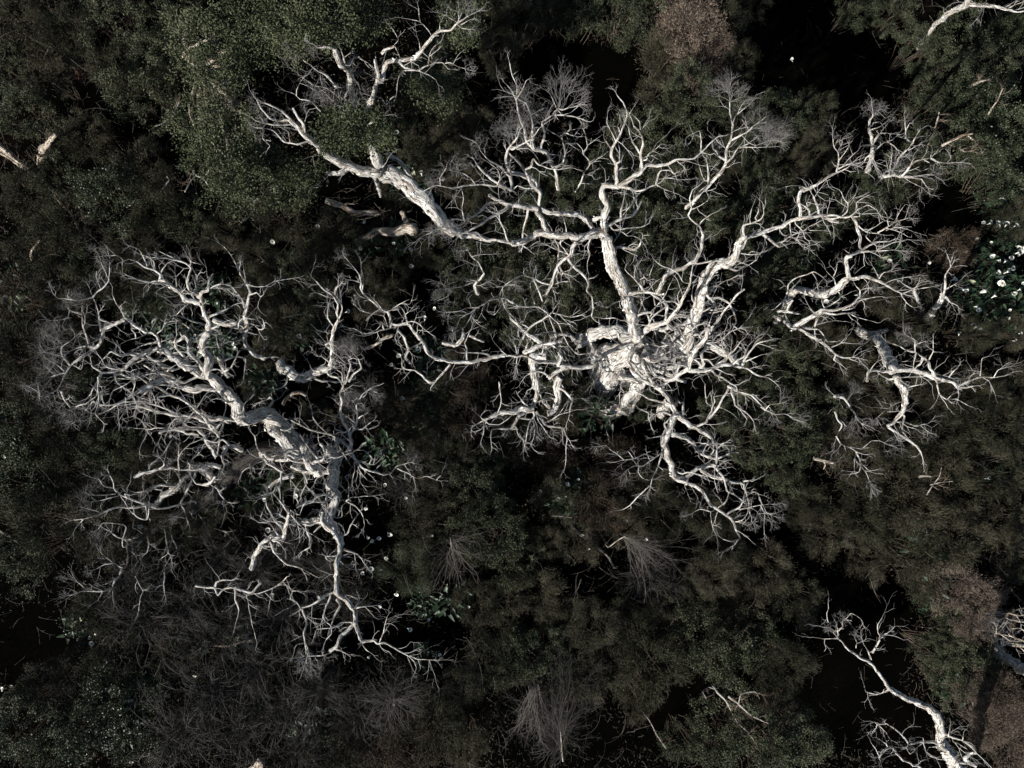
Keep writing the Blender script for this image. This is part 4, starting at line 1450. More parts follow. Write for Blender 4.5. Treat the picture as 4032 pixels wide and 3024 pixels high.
33 1920,490 -30,20 50 60 3
33 1990,380 -30,10 60 60 3
33 1930,390 -10,-60 80 160 5
33 1900,200 -60,20 90 200 5
'''

# ---------------------------------------------------------------- traced trees
TREES = {
 'A': ('white paperbark', 'largest bare white tree, massive peeling trunk right of centre with limbs on all sides', 'bark'),
 'B': ('white paperbark', 'big bare white tree spreading over the left half, twiggy on its left', 'bark'),
 'C': ('paperbark', 'white tree at upper left with a thick sloping trunk and green leafy crown', 'bark'),
 'D': ('bare white tree', 'long smooth white limb leaning over the black hollow at bottom right', 'bark'),
 'E': ('pale limbed tree', 'pale crooked limb crossing the upper right corner', 'bark'),
 'G': ('grey limbed tree', 'bare tree with thick grey trunk and forked white limbs at far right', 'bark'),
 'Q': ('small bare tree', 'small dark stemmed dead tree with drooping white twigs below the right hand limbs', 'bark'),
 'H': ('bare white tree', 'two armed bare white tree with curved limbs right of the biggest white tree', 'bark'),
 'P': ('slender dead tree', 'slender upright dead tree with small forked top near the upper right shadow', 'bark'),
 'R': ('slender bare tree', 'low bare tree with arching white limb reaching right in the upper right', 'bark'),
 'I': ('dead sapling', 'single forked dead sapling left of the white lily patch', 'bark'),
 'N': ('fallen bare tree', 'toppled bare tree with jagged white branches at the lower right edge', 'bark_old'),
}
def parse(txt):
    out = []; cur = None; part = None; mode = None
    for ln in txt.strip().splitlines():
        f = ln.split()
        if f[0] == 'T': cur = {'id': f[1], 'parts': [], 'fans': []}; out.append(cur); mode = 'M'
        elif f[0] == 'M': part = (f[1], [], f[2] if len(f) > 2 else None); cur['parts'].append(part); mode = 'M'
        elif f[0] == 'F': mode = 'F'
        elif mode == 'M':
            pts = [tuple(float(v) for v in p.split(',')) for p in f[5:]]
            if f[3] != '-' and part[1]: part = (part[0], [], part[2]); cur['parts'].append(part)
            part[1].append((f[0], float(f[1]), float(f[2]), f[3], float(f[4]), pts))
        else:
            cur['fans'].append((f[0], tuple(map(float, f[1].split(','))), tuple(map(float, f[2].split(','))), float(f[3]), float(f[4]), int(f[5])))
    return out

roots = {}
DENS = {'A': .58, 'B': .62, 'C': .4, 'D': .16, 'I': .25, 'P': .3, 'H': .32, 'G': .4, 'Q': .4, 'R': .4, 'E': .2, 'N': .35}
def build_tree(t):
    tid = t['id']; dn = DENS[tid]; cat, label, bm = TREES[tid]
    g = np.random.default_rng(sum(map(ord, tid)) * 13)
    known = []                                # samples: sx, sy, z, part index
    parts = []
    origin = None
    seed = ord(tid[0]) * 100
    for pi, (pname, lines, pm) in enumerate(t['parts']):
        tb = Tubes(); twigs = []; fans_ = []
        for tile, w0, w1, z0, z1, pts in lines:
            seed += 1
            sp = [src(tile, *p) for p in pts]
            if z0 == '-':
                K_ = np.array(known)
                d = np.hypot(K_[:, 0] - sp[0][0], K_[:, 1] - sp[0][1])
                # prefer the same limb a little
                d = d - np.where(K_[:, 3] == len(parts), 6, 0)
                j = int(np.argmin(d))
                za = K_[j, 2]; zb = za + z1
                if 6 < d[j] < 110: sp = [(K_[j, 0], K_[j, 1])] + sp
                elif d[j] >= 110 and tb.V:
                    parts.append([pname, tb, twigs, pm, fans_]); tb = Tubes(); twigs = []; fans_ = []
            else: za = float(z0); zb = z1
            if z0 != '-' and tid in 'AB' and pname == 'limb' and za < 2.45 and not pm: za += .85; zb += .85
            zb = max(zb, .15)
            n = len(sp)
            dist = np.concatenate([[0], np.cumsum([math.hypot(sp[i + 1][0] - sp[i][0], sp[i + 1][1] - sp[i][1]) for i in range(n - 1)])])
            u = dist / max(dist[-1], 1e-6)
            zz = za + (zb - za) * u
            if n > 2:                          # limbs undulate as they run out
                zz = zz + np.sin(u * math.pi) * g.uniform(-.12, .16) * min(1, dist[-1] / 300)
                wv = .05 * np.sin(u * 9 + g.random() * 6) * np.minimum(1, u * 4); zz = zz + wv
            P = np.array([W(sp[i][0], sp[i][1], zz[i]) for i in range(n)])
            R = np.array([max(.0035, (w0 + (w1 - w0) * u[i]) * (.92 if w0 > 60 else .76) / 2 / 2.1944 * pxm(zz[i])) for i in range(n)])
            rm = R.mean()
            Q, RR = spline(P, R, max(rm * .55, .035))
            m = len(Q)
            # crookedness
            fr = np.array([noise.noise_vector(Vector((float(q[0]) * 4.6, float(q[1]) * 4.6, seed * 1.3))) for q in Q])
            amp = np.minimum(RR * .55 + .012, .10) * np.minimum(1, np.arange(m) / 3.0)
            Q = Q + fr * amp[:, None]
            if RR[-1] < .03: RR = RR * np.linspace(1.04, .82, m)
            k = 26 if rm > .25 else 18 if rm > .1 else 12 if rm > .04 else 6
            big = rm > .09
            tb.add(Q, RR, k, seed, .15 if rm > .03 else .10, .13 if big else .08 if rm > .03 else .03)
            if origin is None:
                origin = np.array([P[0][0], P[0][1], 0.0])
            for q in Q[::2]:
                known.append(((q[0] / (K * (H - q[2]))) + 2016, 1512 - q[1] / (K * (H - q[2])), q[2], len(parts)))
            # side twigs, snags and stubs
            hub = {'A': ((1390, 790, 2.9), (1150, 840, 1.7), (1480, 900, 1.5), (1560, 700, 1.6)), 'B': ((500, 850, 3.0), (330, 800, 2.2), (690, 980, 1.8), (500, 1050, 1.9))}.get(tid, ())
            if .03 < rm < .3:                 # crooked side boughs thicken the knots of the crown
                st = .10
                while st < .97:
                    i = int(st * (m - 1)); ox = Q[i][0]; oy = Q[i][1]
                    near = any(math.hypot(ox - OV(a, b, Q[i][2])[0], oy - OV(a, b, Q[i][2])[1]) < rr_ for a, b, rr_ in hub)
                    if (near and g.random() < .50) or (tid in 'AB' and g.random() < .07):
                        a = g.random() * 6.283; tx = unit(np.gradient(Q, axis=0)[i])
                        d = unit(tx * g.uniform(0, .8) + unit(np.cross(tx, [0, 0, 1.0])) * (1 if g.random() < .5 else -1) * g.uniform(.4, 1) + np.array([0, 0, g.uniform(-.3, .5)]))
                        L_ = g.uniform(.35, 1.15); r_ = min(RR[i] * .6, g.uniform(.015, .042)); nq = 5
                        pts_ = [Q[i]]
                        for q_ in range(nq):
                            d = unit(d + g.standard_normal(3) * .42 + np.array([0, 0, .03])); pts_.append(pts_[-1] + d * L_ / nq)
                        Qb, Rb = spline(pts_, np.linspace(r_, r_ * .42, nq + 1), .05)
                        tb.add(Qb, Rb, 7, seed + i, .13, .06)
                        for q_ in range(2, len(Qb), 3):
                            if g.random() < .7: grow(twigs, Qb[q_], unit(Qb[q_] - Qb[q_ - 1]) + g.standard_normal(3) * .6, g.uniform(.12, .45), min(.008, Rb[q_] * .55), 1, g, .6, 1, .9, .05)
                        grow(twigs, Qb[-1], Qb[-1] - Qb[-2], .3, Rb[-1] * .7, 2, g, .5, 1, .7)
                    Lt = max(.3, np.linalg.norm(np.diff(Q, axis=0), axis=1).sum())
                    st += g.uniform(.22, .5) / Lt
            Lm = np.linalg.norm(np.diff(Q, axis=0), axis=1).sum()
            ds = Lm / max(m - 1, 1)
            pos = .15 + g.random() * .2
            T = np.gradient(Q, axis=0)
            while pos < Lm:
                i = min(int(pos / ds), m - 1); r = RR[i]
                tx = unit(T[i]); side = unit(np.cross(tx, [0, 0, 1.0])) * (1 if g.random() < .5 else -1)
                upz = g.uniform(-.1, .55)
                d = unit(tx * g.uniform(.2, .9) + side * g.uniform(.4, 1) + np.array([0, 0, upz]))
                if r < .075:
                    LL = g.uniform(.12, .5) * (1.0 if r > .012 else .7)
                    grow(twigs, Q[i], d, LL, min(.0075, r * .5 + .0015), 2 if g.random() < .35 else 1, g, .5, 1, .8, .15)
                    pos += g.uniform(.12, .34) / dn
                else:
                    if g.random() < .5:
                        s0 = Q[i] + d * r * .5; LL = g.uniform(.1, .35)
                        e = s0 + d * LL; mid_ = (s0 + e) / 2 + g.standard_normal(3) * .03
                        rr = g.uniform(.008, .02)
                        tb.add(np.array([s0, mid_, e]), np.array([rr * 1.5, rr, rr * .6]), 6, seed, .05, 0)
                        if g.random() < .6: grow(twigs, e, d, g.uniform(.15, .5), .006, 1, g, .5, 1, .8)
                    pos += g.uniform(.3, .8) / dn
            if RR[-1] < .02:
                grow(twigs, Q[-1], T[-1], g.uniform(.15, .4), RR[-1] * .7, 2, g, .45, 1, .6, .1)
        parts.append([pname, tb, twigs, pm, fans_])
    for tile, p, d, spread, ext, lev in t['fans']:
        sx, sy = src(tile, *p)
        K_ = np.array(known)
        j = int(np.argmin(np.hypot(K_[:, 0] - sx, K_[:, 1] - sy)))
        z = K_[j, 2]; q = W(K_[j, 0], K_[j, 1], z)
        dd = np.array([d[0], -d[1], 0.]); dd = unit(dd) + np.array([0, 0, .25])
        fan(parts[int(K_[j, 3])][4], q, unit(dd), ext / 2.1944 * pxm(z) , .0062 if ext > 180 else .0052, lev, math.tan(math.radians(spread)) , g)
    root = empty('bare_tree' if tid not in 'NC' else ('fallen_tree' if tid == 'N' else 'leafy_paperbark'), origin, label, 'tree')
    roots[tid] = (root, origin)
    for pname, tb, twigs, pm, fans_ in parts:
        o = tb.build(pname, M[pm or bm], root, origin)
        if o and twigs: seg_mesh('twigs', twigs, M['twig'], o, origin)
        if o and not pm: tb.flakes(g, M['flake'], o, origin)
        if o and fans_: seg_mesh('twig_spray', fans_, M['twig_mid'], o, origin)
    return root
for t in parse(TRACES): build_tree(t)

# ---------------------------------------------------------------- leaves
def leaves(C, D, Ln, Wd, g, fold=0):
    """diamond leaves: centre, direction, length, width"""
    n = len(C)
    D = D / (np.linalg.norm(D, axis=1)[:, None] + 1e-9)
    s = np.cross(D, g.standard_normal((n, 3))); s /= np.linalg.norm(s, axis=1)[:, None] + 1e-9
    Ln = np.broadcast_to(Ln, n)[:, None]; Wd = np.broadcast_to(Wd, n)[:, None]
    V = np.stack([C - D * Ln * .5, C + s * Wd * .5, C + D * Ln * .5, C - s * Wd * .5], 1)
    F = np.arange(n * 4).reshape(n, 4)
    return V.reshape(-1, 3), F
def blob_leaves(g, n, R, Z, nclump, cs, Ln, Wd, out=1.0, lo=-.35):
    """leaves gathered in sprays over and inside an uneven dome"""
    d = g.standard_normal((nclump, 3)); d /= np.linalg.norm(d, axis=1)[:, None]
    d = d[d[:, 2] > lo]
    ph = g.random(3) * 6
    az = np.arctan2(d[:, 1], d[:, 0])
    lump = 1 + .20 * np.sin(3 * az + ph[0]) + .13 * np.sin(5 * az + ph[1])
    rad = (.62 + .42 * g.random(len(d)) ** .6) * lump
    c = d * rad[:, None] * np.array([R, R, Z])
    k = g.integers(0, len(c), n)
    s = g.standard_normal((n, 3)) * cs
    P = c[k] + s
    D = d[k] * out + g.standard_normal((n, 3)) * .7 + np.array([0, 0, .25])
    ct = g.random(len(c))
    t = np.clip(.55 * ct[k] + .45 * g.random(n), 0, 1)
    V, F = leaves(P, D, Ln * g.uniform(.6, 1.3, n), Wd * g.uniform(.7, 1.3, n), g)
    return V, F, np.repeat(t, 1), c
def tmesh(name, V, F, t, mat, parent=None, origin=None):
    return mesh(name, V, F, mat, parent, {'t': ('FLOAT', 'FACE', t)}, False, origin)

def stems(c, base_z, g, n=9, r=.012):
    S = []
    for i in g.integers(0, len(c), n):
        a = np.array([g.normal() * .06, g.normal() * .06, base_z]); b = np.array(c[i])
        m = (a + b) / 2 + g.standard_normal(3) * .06
        S.append((*a, *m, r, r * .8)); S.append((*m, *b, r * .8, r * .4))
        for q in range(3):
            j = m + (b - m) * g.random(); grow(S, j, b - m + g.standard_normal(3) * .4, .35, r * .35, 1, g)
    return S
PROTO = {}
BZ = -2.3                                  # ground below the crown centre
def proto(kind, v):
    g = np.random.default_rng(hash_k(kind) * 31 + v)
    out = []
    if kind in 'GPOBFS':
        prm = {'G': (9500, .80, .66, 105, .062, .052, .021, .9, 'leafG'),
               'P': (8500, .80, .62, 105, .068, .050, .023, .7, 'leafP'),
               'O': (9500, .80, .64, 110, .080, .095, .0095, 1.5, 'leafO'),
               'F': (16000, .80, .60, 60, .12, .10, .006, 3.2, 'leafG'),
               'B': (7000, .80, .50, 110, .10, .095, .011, 1.3, 'leafB'),
               'S': (8000, .80, .30, 120, .10, .085, .012, 1.0, 'leafS')}[kind]
        n, R, Z, nc, cs, Ln, Wd, o_, mt = prm
        V, F, t, c = blob_leaves(g, n, R, Z, nc, cs, Ln, Wd, o_)
        out.append(tmesh('foliage', V, F, t, M[mt]))
        S = stems(c, BZ, g, 12)
        if kind in 'OB':                    # a few pale dry twigs poke through
            for i in g.integers(0, len(c), 10):
                grow(S, c[i] * 1.0, c[i] + np.array([0, 0, .4]), g.uniform(.12, .3), .0025, 1, g)
        out.append(seg_mesh('stem', S, M['stem'], None))
    elif kind == 'T':                       # thicket of bare arching twigs
        S = []
        for i in range(48):
            a = g.random() * 6.283; d = np.array([math.cos(a), math.sin(a), 0.])
            rr = .85 * math.sqrt(g.random()); top = .35 + .35 * g.random()
            p = np.array([g.normal() * .15, g.normal() * .15, BZ * .6])
            pts = [p, d * rr * .35 + np.array([0, 0, top * .5]), d * rr * .8 + np.array([0, 0, top]), d * rr * 1.25 + np.array([0, 0, top * .75]), d * rr * 1.5 + np.array([0, 0, top * .3])]
            pts = [q + g.standard_normal(3) * .06 for q in pts]
            Q, R = spline(pts, [.008, .007, .006, .0045, .003], .08)
            for j in range(len(Q) - 1): S.append((*Q[j], *Q[j + 1], R[j], R[j + 1]))
            for j in range(len(Q) // 3, len(Q), 2):
                grow(S, Q[j], (Q[min(j + 1, len(Q) - 1)] - Q[j]) + g.standard_normal(3) * .05, g.uniform(.1, .3), .003, 1, g, .6, 1, .9, .05)
        out.append(seg_mesh('twigs', S, M['twig_grey'], None))
        S2 = []
        for i in range(5):
            a = g.random() * 6.283
            S2.append((0, 0, BZ, math.cos(a) * .2, math.sin(a) * .2, BZ * .4, .02, .015))
            S2.append((math.cos(a) * .2, math.sin(a) * .2, BZ * .4, math.cos(a) * .4, math.sin(a) * .4, .2, .015, .008))
        out.append(seg_mesh('stem', S2, M['stem'], None))
        V, F, t, c = blob_leaves(g, 1600, .75, .3, 60, .1, .06, .007, 1)
        out.append(tmesh('foliage', V, F, t, M['leafO']))
    elif kind == 'L':                       # broad arrow-shaped leaves on stalks
        n = 60; V = []; F = []; t = []; S = []
        for i in range(n):
            a = g.random() * 6.283; r = .55 * math.sqrt(g.random()); z = .30 + .25 * g.random()
            c = np.array([math.cos(a) * r, math.sin(a) * r, z])
            d = unit(np.array([math.cos(a + g.normal() * .7), math.sin(a + g.normal() * .7), g.uniform(-.5, .2)]))
            s = unit(np.cross(d, [0, 0, 1.])); up = np.cross(s, d)
            tl = g.uniform(-.5, .5); s = unit(s + up * tl)
            L = g.uniform(.10, .22); wd = L * .5
            b = len(V)
            V += [c - d * L * .25, c - d * L * .5 + s * wd * .55, c + s * wd * .55 + up * .02, c + d * L * .8, c - s * wd * .55 + up * .02, c - d * L * .5 - s * wd * .55, c + d * L * .1 - up * .012]
            F += [(b, b + 1, b + 2, b + 6), (b + 6, b + 2, b + 3, b + 3), (b + 6, b + 3, b + 4, b + 4), (b, b + 6, b + 4, b + 5)]
            t += [g.random()] * 4
            S.append((c[0] * .3, c[1] * .3, 0, *(c - d * L * .25), .006, .004))
        F = [f if f[2] != f[3] else (f[0], f[1], f[2], f[2]) for f in F]
        # split the two tip quads into proper four-corner faces
        V2 = [np.array(v) for v in V]; F2 = []
        for f in F:
            if f[2] == f[3]:
                m = (V2[f[0]] + V2[f[2]]) / 2; V2.append(m); F2.append((f[0], f[1], f[2], len(V2) - 1))
            else: F2.append(f)
        out.append(tmesh('foliage', V2, F2, t, M['leafL']))
        out.append(seg_mesh('stem', S, M['stem'], None))
    for o in out: col.objects.unlink(o)
    return out
def hash_k(s): return sum(map(ord, s))
NV = {'G': 4, 'P': 3, 'O': 4, 'B': 3, 'T': 3, 'L': 3, 'F': 1, 'S': 3}
KINDS = {'G': ('green_shrub', 'dense dark green shrub', 'shrub', 'dense green shrubs of the understorey'),
         'O': ('heath_shrub', 'wispy olive brown heath bush', 'shrub', 'olive heath bushes of the understorey'),
         'B': ('dead_shrub', 'rusty brown half dead bush', 'shrub', 'rusty brown dying bushes'),
         'S': ('straw_tussock', 'sunlit pinkish straw coloured tussock', 'tussock', 'sunlit straw coloured tussocks'),
         'P': ('speckled_shrub', 'green shrub speckled with pale glinting leaves', 'shrub', 'pale speckled shrubs'),
         'T': ('twig_thicket', 'grey thicket of bare arching twigs', 'thicket', 'bare grey twig thickets'),
         'F': ('feathery_shrub', 'single feathery soft green bush', 'shrub', None),
         'L': ('broadleaf_plant', 'low clump of broad glossy leaves', 'plant', 'broad leaved lily clumps')}
SHRUBS = """
40,50,70,O 150,70,60,O 110,170,50,O 250,50,70,G 330,120,55,G 60,250,62,G 190,300,55,O 310,200,75,G 395,110,48,P 240,420,72,P 310,370,60,O
60,420,60,O 160,480,66,O 90,545,60,O 190,560,50,G 130,380,50,G 250,150,55,O 20,150,50,G 180,210,50,G 380,30,55,G 330,290,50,G
50,650,62,B 130,610,60,O 40,760,75,O 115,850,66,O 60,930,66,G 150,930,66,O 60,1040,75,G 160,1020,60,O 230,970,56,G 100,1120,80,O 205,1140,60,O
50,1210,62,G 330,960,56,G 290,530,50,O 340,450,60,O 410,480,50,G 300,1010,50,O 250,1060,50,G 380,1010,46,O 180,760,50,O 200,840,50,G 120,740,50,O 260,620,54,O 340,640,50,O
160,680,50,O 560,560,45,O 480,500,44,O 600,470,54,O 690,440,50,O 560,640,55,O 640,600,56,G 620,700,56,O 700,560,56,O 730,505,52,O 740,740,42,T 830,500,40,B 870,560,48,O
580,760,40,O 690,640,44,O 800,640,44,O 880,640,55,G 830,600,50,O 960,590,45,O 1010,570,50,G 1080,545,56,G 1000,650,50,G 1075,625,50,O 1150,640,56,G 1140,565,44,O 930,540,44,O
1200,600,60,G 1260,650,56,G 1110,700,50,G 1180,720,50,G 1020,720,40,O 1240,560,46,G 1140,470,50,G 1060,440,46,O 1000,400,48,O 960,330,52,O 1250,430,56,G 1190,400,50,G 1330,400,56,G
1400,560,50,G 1430,490,56,G 1500,500,46,G 1370,460,46,G 1440,300,70,G 1360,300,60,G 1320,350,50,G 1400,380,60,G 1490,360,56,G 1560,340,50,O 1450,430,50,G 1520,440,48,G
1350,640,46,O 1450,600,46,G 1240,740,46,O 1180,790,46,G 1230,850,48,O 1200,910,46,O 1380,870,46,G 1430,740,40,O
860,420,40,O 910,330,44,O 1010,280,50,O 960,250,44,O 940,130,46,G 900,200,46,O 870,290,40,G
1040,40,60,O 985,20,50,G 1120,50,56,O 1080,115,46,O 1190,20,50,O 1250,20,62,G 1345,30,66,G 1420,25,56,G 1490,60,70,S 1560,40,56,O 1440,130,56,O 1520,140,56,S 1490,200,60,G 1430,205,50,O 1560,210,46,G 1600,130,40,O
1180,160,40,O 1280,190,40,O 1330,210,36,O 1620,20,40,O 1850,20,46,G 1730,10,50,G 1930,30,50,G 2060,80,66,G 2150,140,56,G 2190,60,50,G 1985,110,50,G 2040,170,56,G 2110,220,70,P 2010,240,56,G 2180,290,66,P 2080,330,66,P
2150,400,56,P 1980,330,46,G 1960,400,44,O 1910,390,50,G 1800,460,50,G 1690,250,60,G 1610,260,50,G 1760,240,44,O 1640,330,50,G 1700,360,50,O 1760,330,44,O 2190,480,44,O
2060,540,44,B 2190,715,40,O 2110,725,40,O 1990,640,46,O 1960,700,46,O 1900,640,44,O 1690,440,56,G 1640,400,46,G 1750,500,50,G 1860,430,50,G 1640,520,56,G 1700,570,56,G 1590,470,46,G
1620,600,46,G 1750,720,48,O 1820,770,56,O 1660,700,50,G 1710,790,56,G 1640,870,56,G 1700,930,66,G 1760,880,56,G 1800,950,50,O 1620,960,56,G 1690,1010,56,G 1550,900,46,G 1580,820,44,G 1880,850,50,O
1860,1000,56,O 1950,960,56,O 2050,930,66,O 2150,920,66,O 2150,1020,66,O 2050,1050,70,O 1950,1080,70,O 1850,1110,66,O 1780,1150,56,O 2150,1130,66,O 2050,1160,66,O 1960,1190,56,O 2190,840,56,O 2110,850,50,O 2020,850,50,O 2200,1210,56,O
1650,1230,62,O 1720,1290,56,O 1730,1080,50,O 1560,1180,56,O 1600,1290,50,O 1640,1130,40,G 1870,1210,46,O
2060,1265,52,S 2120,1290,46,S 2060,1340,48,G 2080,1410,52,G 2050,1470,54,G 2110,1500,46,S 2180,1610,56,S 2150,1560,46,S 2110,1440,44,G 1480,20,40,S 1540,100,44,S 2090,1350,34,S 2150,1340,36,S 2160,1500,44,S 2130,1580,40,S 2010,1400,40,G 1990,1250,44,O 2200,1540,40,S
1570,1420,70,G 1500,1380,70,G 1630,1380,62,G 1410,1430,70,O 1320,1420,66,O 1250,1450,70,O 1180,1400,60,G 1120,1420,62,G 1080,1360,52,O 1050,1440,56,O 1000,1480,46,O 1170,1510,58,T 1210,1580,58,T 1640,1600,80,G 1560,1580,70,G 1720,1590,62,G 1480,1480,56,O 1380,1500,50,O
1700,1430,50,O 1480,1600,50,G 1670,1500,44,O 1030,1300,50,O 1420,1300,46,O 1360,1350,56,O 1500,1300,50,O 1280,1350,56,O 1210,1330,50,O 1540,1240,50,O
1030,1080,66,G 1065,1150,70,G 1010,1150,50,G 1110,1215,56,G 1160,1280,56,O 1050,1010,46,G 960,1190,50,O 885,1230,52,F 1200,990,50,B 1265,1000,58,B 1340,1000,50,B 1300,1090,56,B 1200,1080,50,O 1400,1050,50,O 1450,1110,56,O 1520,1110,50,O 1250,1170,46,O 1350,1130,46,O
1120,960,46,O 1180,1170,40,O 1390,1230,62,T 1440,1260,44,T
990,890,50,B 950,850,50,O 1000,800,44,B 1060,870,46,O 1100,930,44,O 910,1000,50,O 870,1060,44,T 930,1080,50,O 980,980,46,O 900,1130,46,O 860,880,46,O 800,840,42,T 780,900,40,T 900,930,44,O
330,1330,80,T 420,1290,70,T 500,1350,70,T 560,1430,66,T 470,1470,80,T 620,1330,66,T 700,1220,60,T 400,1570,90,T 520,1570,80,T 630,1520,70,T 700,1480,66,T 650,1610,66,T 860,1490,66,T 560,1230,56,T 480,1200,56,T 620,1160,46,T 760,1300,50,T 300,1250,56,T 780,1540,56,T 380,1400,50,O
240,1500,66,P 185,1570,66,P 60,1560,76,G 120,1620,62,G 260,1410,56,O 210,1320,56,O 330,1480,46,P 720,1620,60,O 820,1610,50,B 940,1560,66,O 890,1620,56,B 150,1450,46,O 1000,1610,50,O 90,1480,50,O 20,1400,40,G 290,1600,50,P
440,1110,46,O 500,1050,40,O 400,1150,46,O 560,1090,42,O 540,1000,30,O 320,1130,46,O 280,1200,50,O 620,1030,44,G 690,900,36,O 560,840,36,O
"""
LAND = [(1318, 790, 'the massive white trunk'), (600, 930, 'the left white tree trunk'), (860, 390, 'the thick sloping trunk'), (2000, 1500, 'the bare limb at bottom right'),
        (1920, 720, 'the grey trunk on the right'), (1580, 1120, 'the hooked white branch tip'), (845, 1380, 'the crooked lower left branch'), (130, 150, 'the red brown stump'),
        (2160, 560, 'the white lily patch'), (1500, 60, 'the sunlit bare clearing'), (1750, 110, 'the black hollow at top'), (1850, 1430, 'the black hollow at lower right'),
        (1410, 1230, 'the drooping twigs'), (60, 350, 'the stump at the left edge'), (260, 580, 'the upper left branch tips'), (1210, 200, 'the fan shaped twig crowns'),
        (1700, 460, 'the right hand white limb'), (470, 150, 'the leafy crown at upper left'), (2120, 20, 'the upper right corner limb'), (860, 490, 'the sunlit fallen log'),
        (1000, 1150, 'the soft green centre shrubs'), (300, 1330, 'the grey twig thicket'), (60, 1620, 'the bottom left corner'), (1150, 1620, 'the bottom edge twigs'),
        (1160, 880, 'the white branch cluster left of the massive trunk'), (2180, 1390, 'the fallen white branches at the right edge'), (200, 1120, 'the long pale lower left twig')]
used = {}
def where(x, y):
    """plain words for a place: beside which landmarks"""
    dd = sorted((math.hypot(x - a, y - b), a, b, n) for a, b, n in LAND)
    def rel(a, b, n, d):
        dx, dy = x - a, y - b
        if d < 45: return 'right beside ' + n
        ang = math.degrees(math.atan2(-dy, dx)) % 360
        wd = ['right of', 'up and right of', 'above', 'up and left of', 'left of', 'down and left of', 'below', 'down and right of'][int(((ang + 22.5) % 360) // 45)]
        ds = 'just ' if d < 110 else '' if d < 220 else 'well ' if d < 340 else 'far '
        return ds + wd + ' ' + n
    return [rel(a, b, n, d) for d, a, b, n in dd[:5]]
def unique_label(base, x, y):
    ws = where(x, y)
    sh = [w_.replace('just ', '').replace('well ', '').replace('far ', '') for w_ in ws]
    tb_ = ' '.join(base.split()[-2:])
    cand = [base + ' ' + w_ for w_ in ws[:4]] + [tb_ + ' ' + sh[i] + ', ' + sh[j] for i in range(5) for j in range(5) if i != j]
    cand += ['low ' + c_ for c_ in cand]
    for s in cand:
        if len(s.split()) <= 16 and s not in used: used[s] = 1; return s
    return cand[0]
PITS = [(1180, 110, 90), (1310, 170, 70), (1750, 110, 140), (1660, 80, 80), (1850, 170, 90), (2040, 470, 70), (1960, 450, 40), (900, 640, 40), (1880, 1380, 105), (1830, 1500, 120), (1930, 1570, 70), (1800, 1300, 60),
        (60, 1400, 85), (165, 1180, 50), (181, 212, 35), (350, 312, 55), (953, 627, 50), (865, 585, 36), (778, 785, 50), (1456, 665, 50), (803, 1140, 50), (1493, 1480, 46), (1443, 1555, 60), (1290, 1600, 46),
        (1659, 1155, 56), (1060, 60, 30), (1230, 560, 30), (1270, 250, 46), (700, 410, 40), (620, 880, 46), (880, 1380, 40), (1180, 960, 40), (990, 1230, 40), (1340, 1300, 46), (1900, 1290, 50)]
def inpit(x, y, k=1.0): return any((x - a) ** 2 + (y - b) ** 2 < (r * k) ** 2 for a, b, r in PITS)
SH = [(float(a), float(b), float(c), k) for a, b, c, k in (s.split(',') for s in SHRUBS.split())]
cnt = {}
for x, y, r, kd in SH:
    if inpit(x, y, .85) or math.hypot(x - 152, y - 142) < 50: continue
    v = cnt.get(kd, 0) % NV[kd]; cnt[kd] = cnt.get(kd, 0) + 1
    if (kd, v) not in PROTO: PROTO[(kd, v)] = proto(kd, v)
    ccz = 1.15 + .25 * rng.random() + (r - 50) * .008
    if any(inpit(x + .74 * q, y - .67 * q, .9) for q in (70, 110, 150)): ccz += .75; tall = 'tall '
    else: tall = ''
    if any(math.hypot((x - a) / q, (y - b) / q) < 1 for a, b, q in ((1230, 860, 200), (1420, 830, 150), (560, 930, 190), (330, 880, 130), (860, 440, 120), (700, 1000, 120))): ccz = .75
    if kd == 'S': ccz = 1.7
    c = OV(x, y, ccz)
    R = r * 1.8228 * pxm(ccz)
    s = R / .80 * .98
    sz = s * rng.uniform(.85, 1.15)
    nm, lb, ct, gp = KINDS[kd]
    size = 'large ' if r >= 64 else 'small ' if r < 46 else ''
    lab = unique_label(size + lb, x, y)
    dup(PROTO[(kd, v)], nm, (c[0], c[1], ccz), (rng.uniform(-.08, .08), rng.uniform(-.08, .08), rng.random() * 6.283), (s, s, sz), lab, ct, gp)

# ---------------------------------------------------------------- leafy crown of the upper left tree and its neighbour
def crown(root, origin, blobs, dens, g):
    for x, y, r, z, zr in blobs:
        c = OV(x, y, z); R = r * 1.8228 * pxm(z)
        n = int(dens * R * R)
        V, F, t, cc = blob_leaves(g, n, R, R * zr, int(70 * R * R + 40), .095, .060, .026, .8, -.2)
        # twigs carrying the sprays
        o = tmesh('foliage', V + c, F, t, M['leafC'], root, origin)
        S = []
        for i in g.integers(0, len(cc), int(26 * R)):
            a = c + np.array([0, 0, -R * zr * .6]) + g.standard_normal(3) * .1; b = c + cc[i]; m = (a + b) / 2 + g.standard_normal(3) * .08
            S.append((*a, *m, .013, .009)); S.append((*m, *b, .009, .003))
        seg_mesh('twigs', S, M['twig_grey'], o, origin)
gC = np.random.default_rng(5)
root, org = roots['C']
crown(root, org, [(725, 290, 46, 4.9, .45), (785, 278, 52, 5.0, .45), (745, 262, 34, 4.7, .45), (820, 305, 32, 4.6, .4), (650, 55, 66, 5.2, .45), (720, 45, 60, 5.3, .45), (800, 40, 44, 4.6, .45), (625, 110, 36, 5.0, .45),
      (600, 395, 54, 3.4, .5), (655, 390, 46, 3.5, .5), (570, 350, 46, 3.4, .5), (690, 85, 34, 5, .4), (1000, 40, 40, 5.6, .4), (910, 170, 40, 3.2, .5), (955, 200, 44, 3.2, .5), (1000, 75, 30, 5.3, .4)], 9500, gC)
o2 = OV(500, 230, 0)
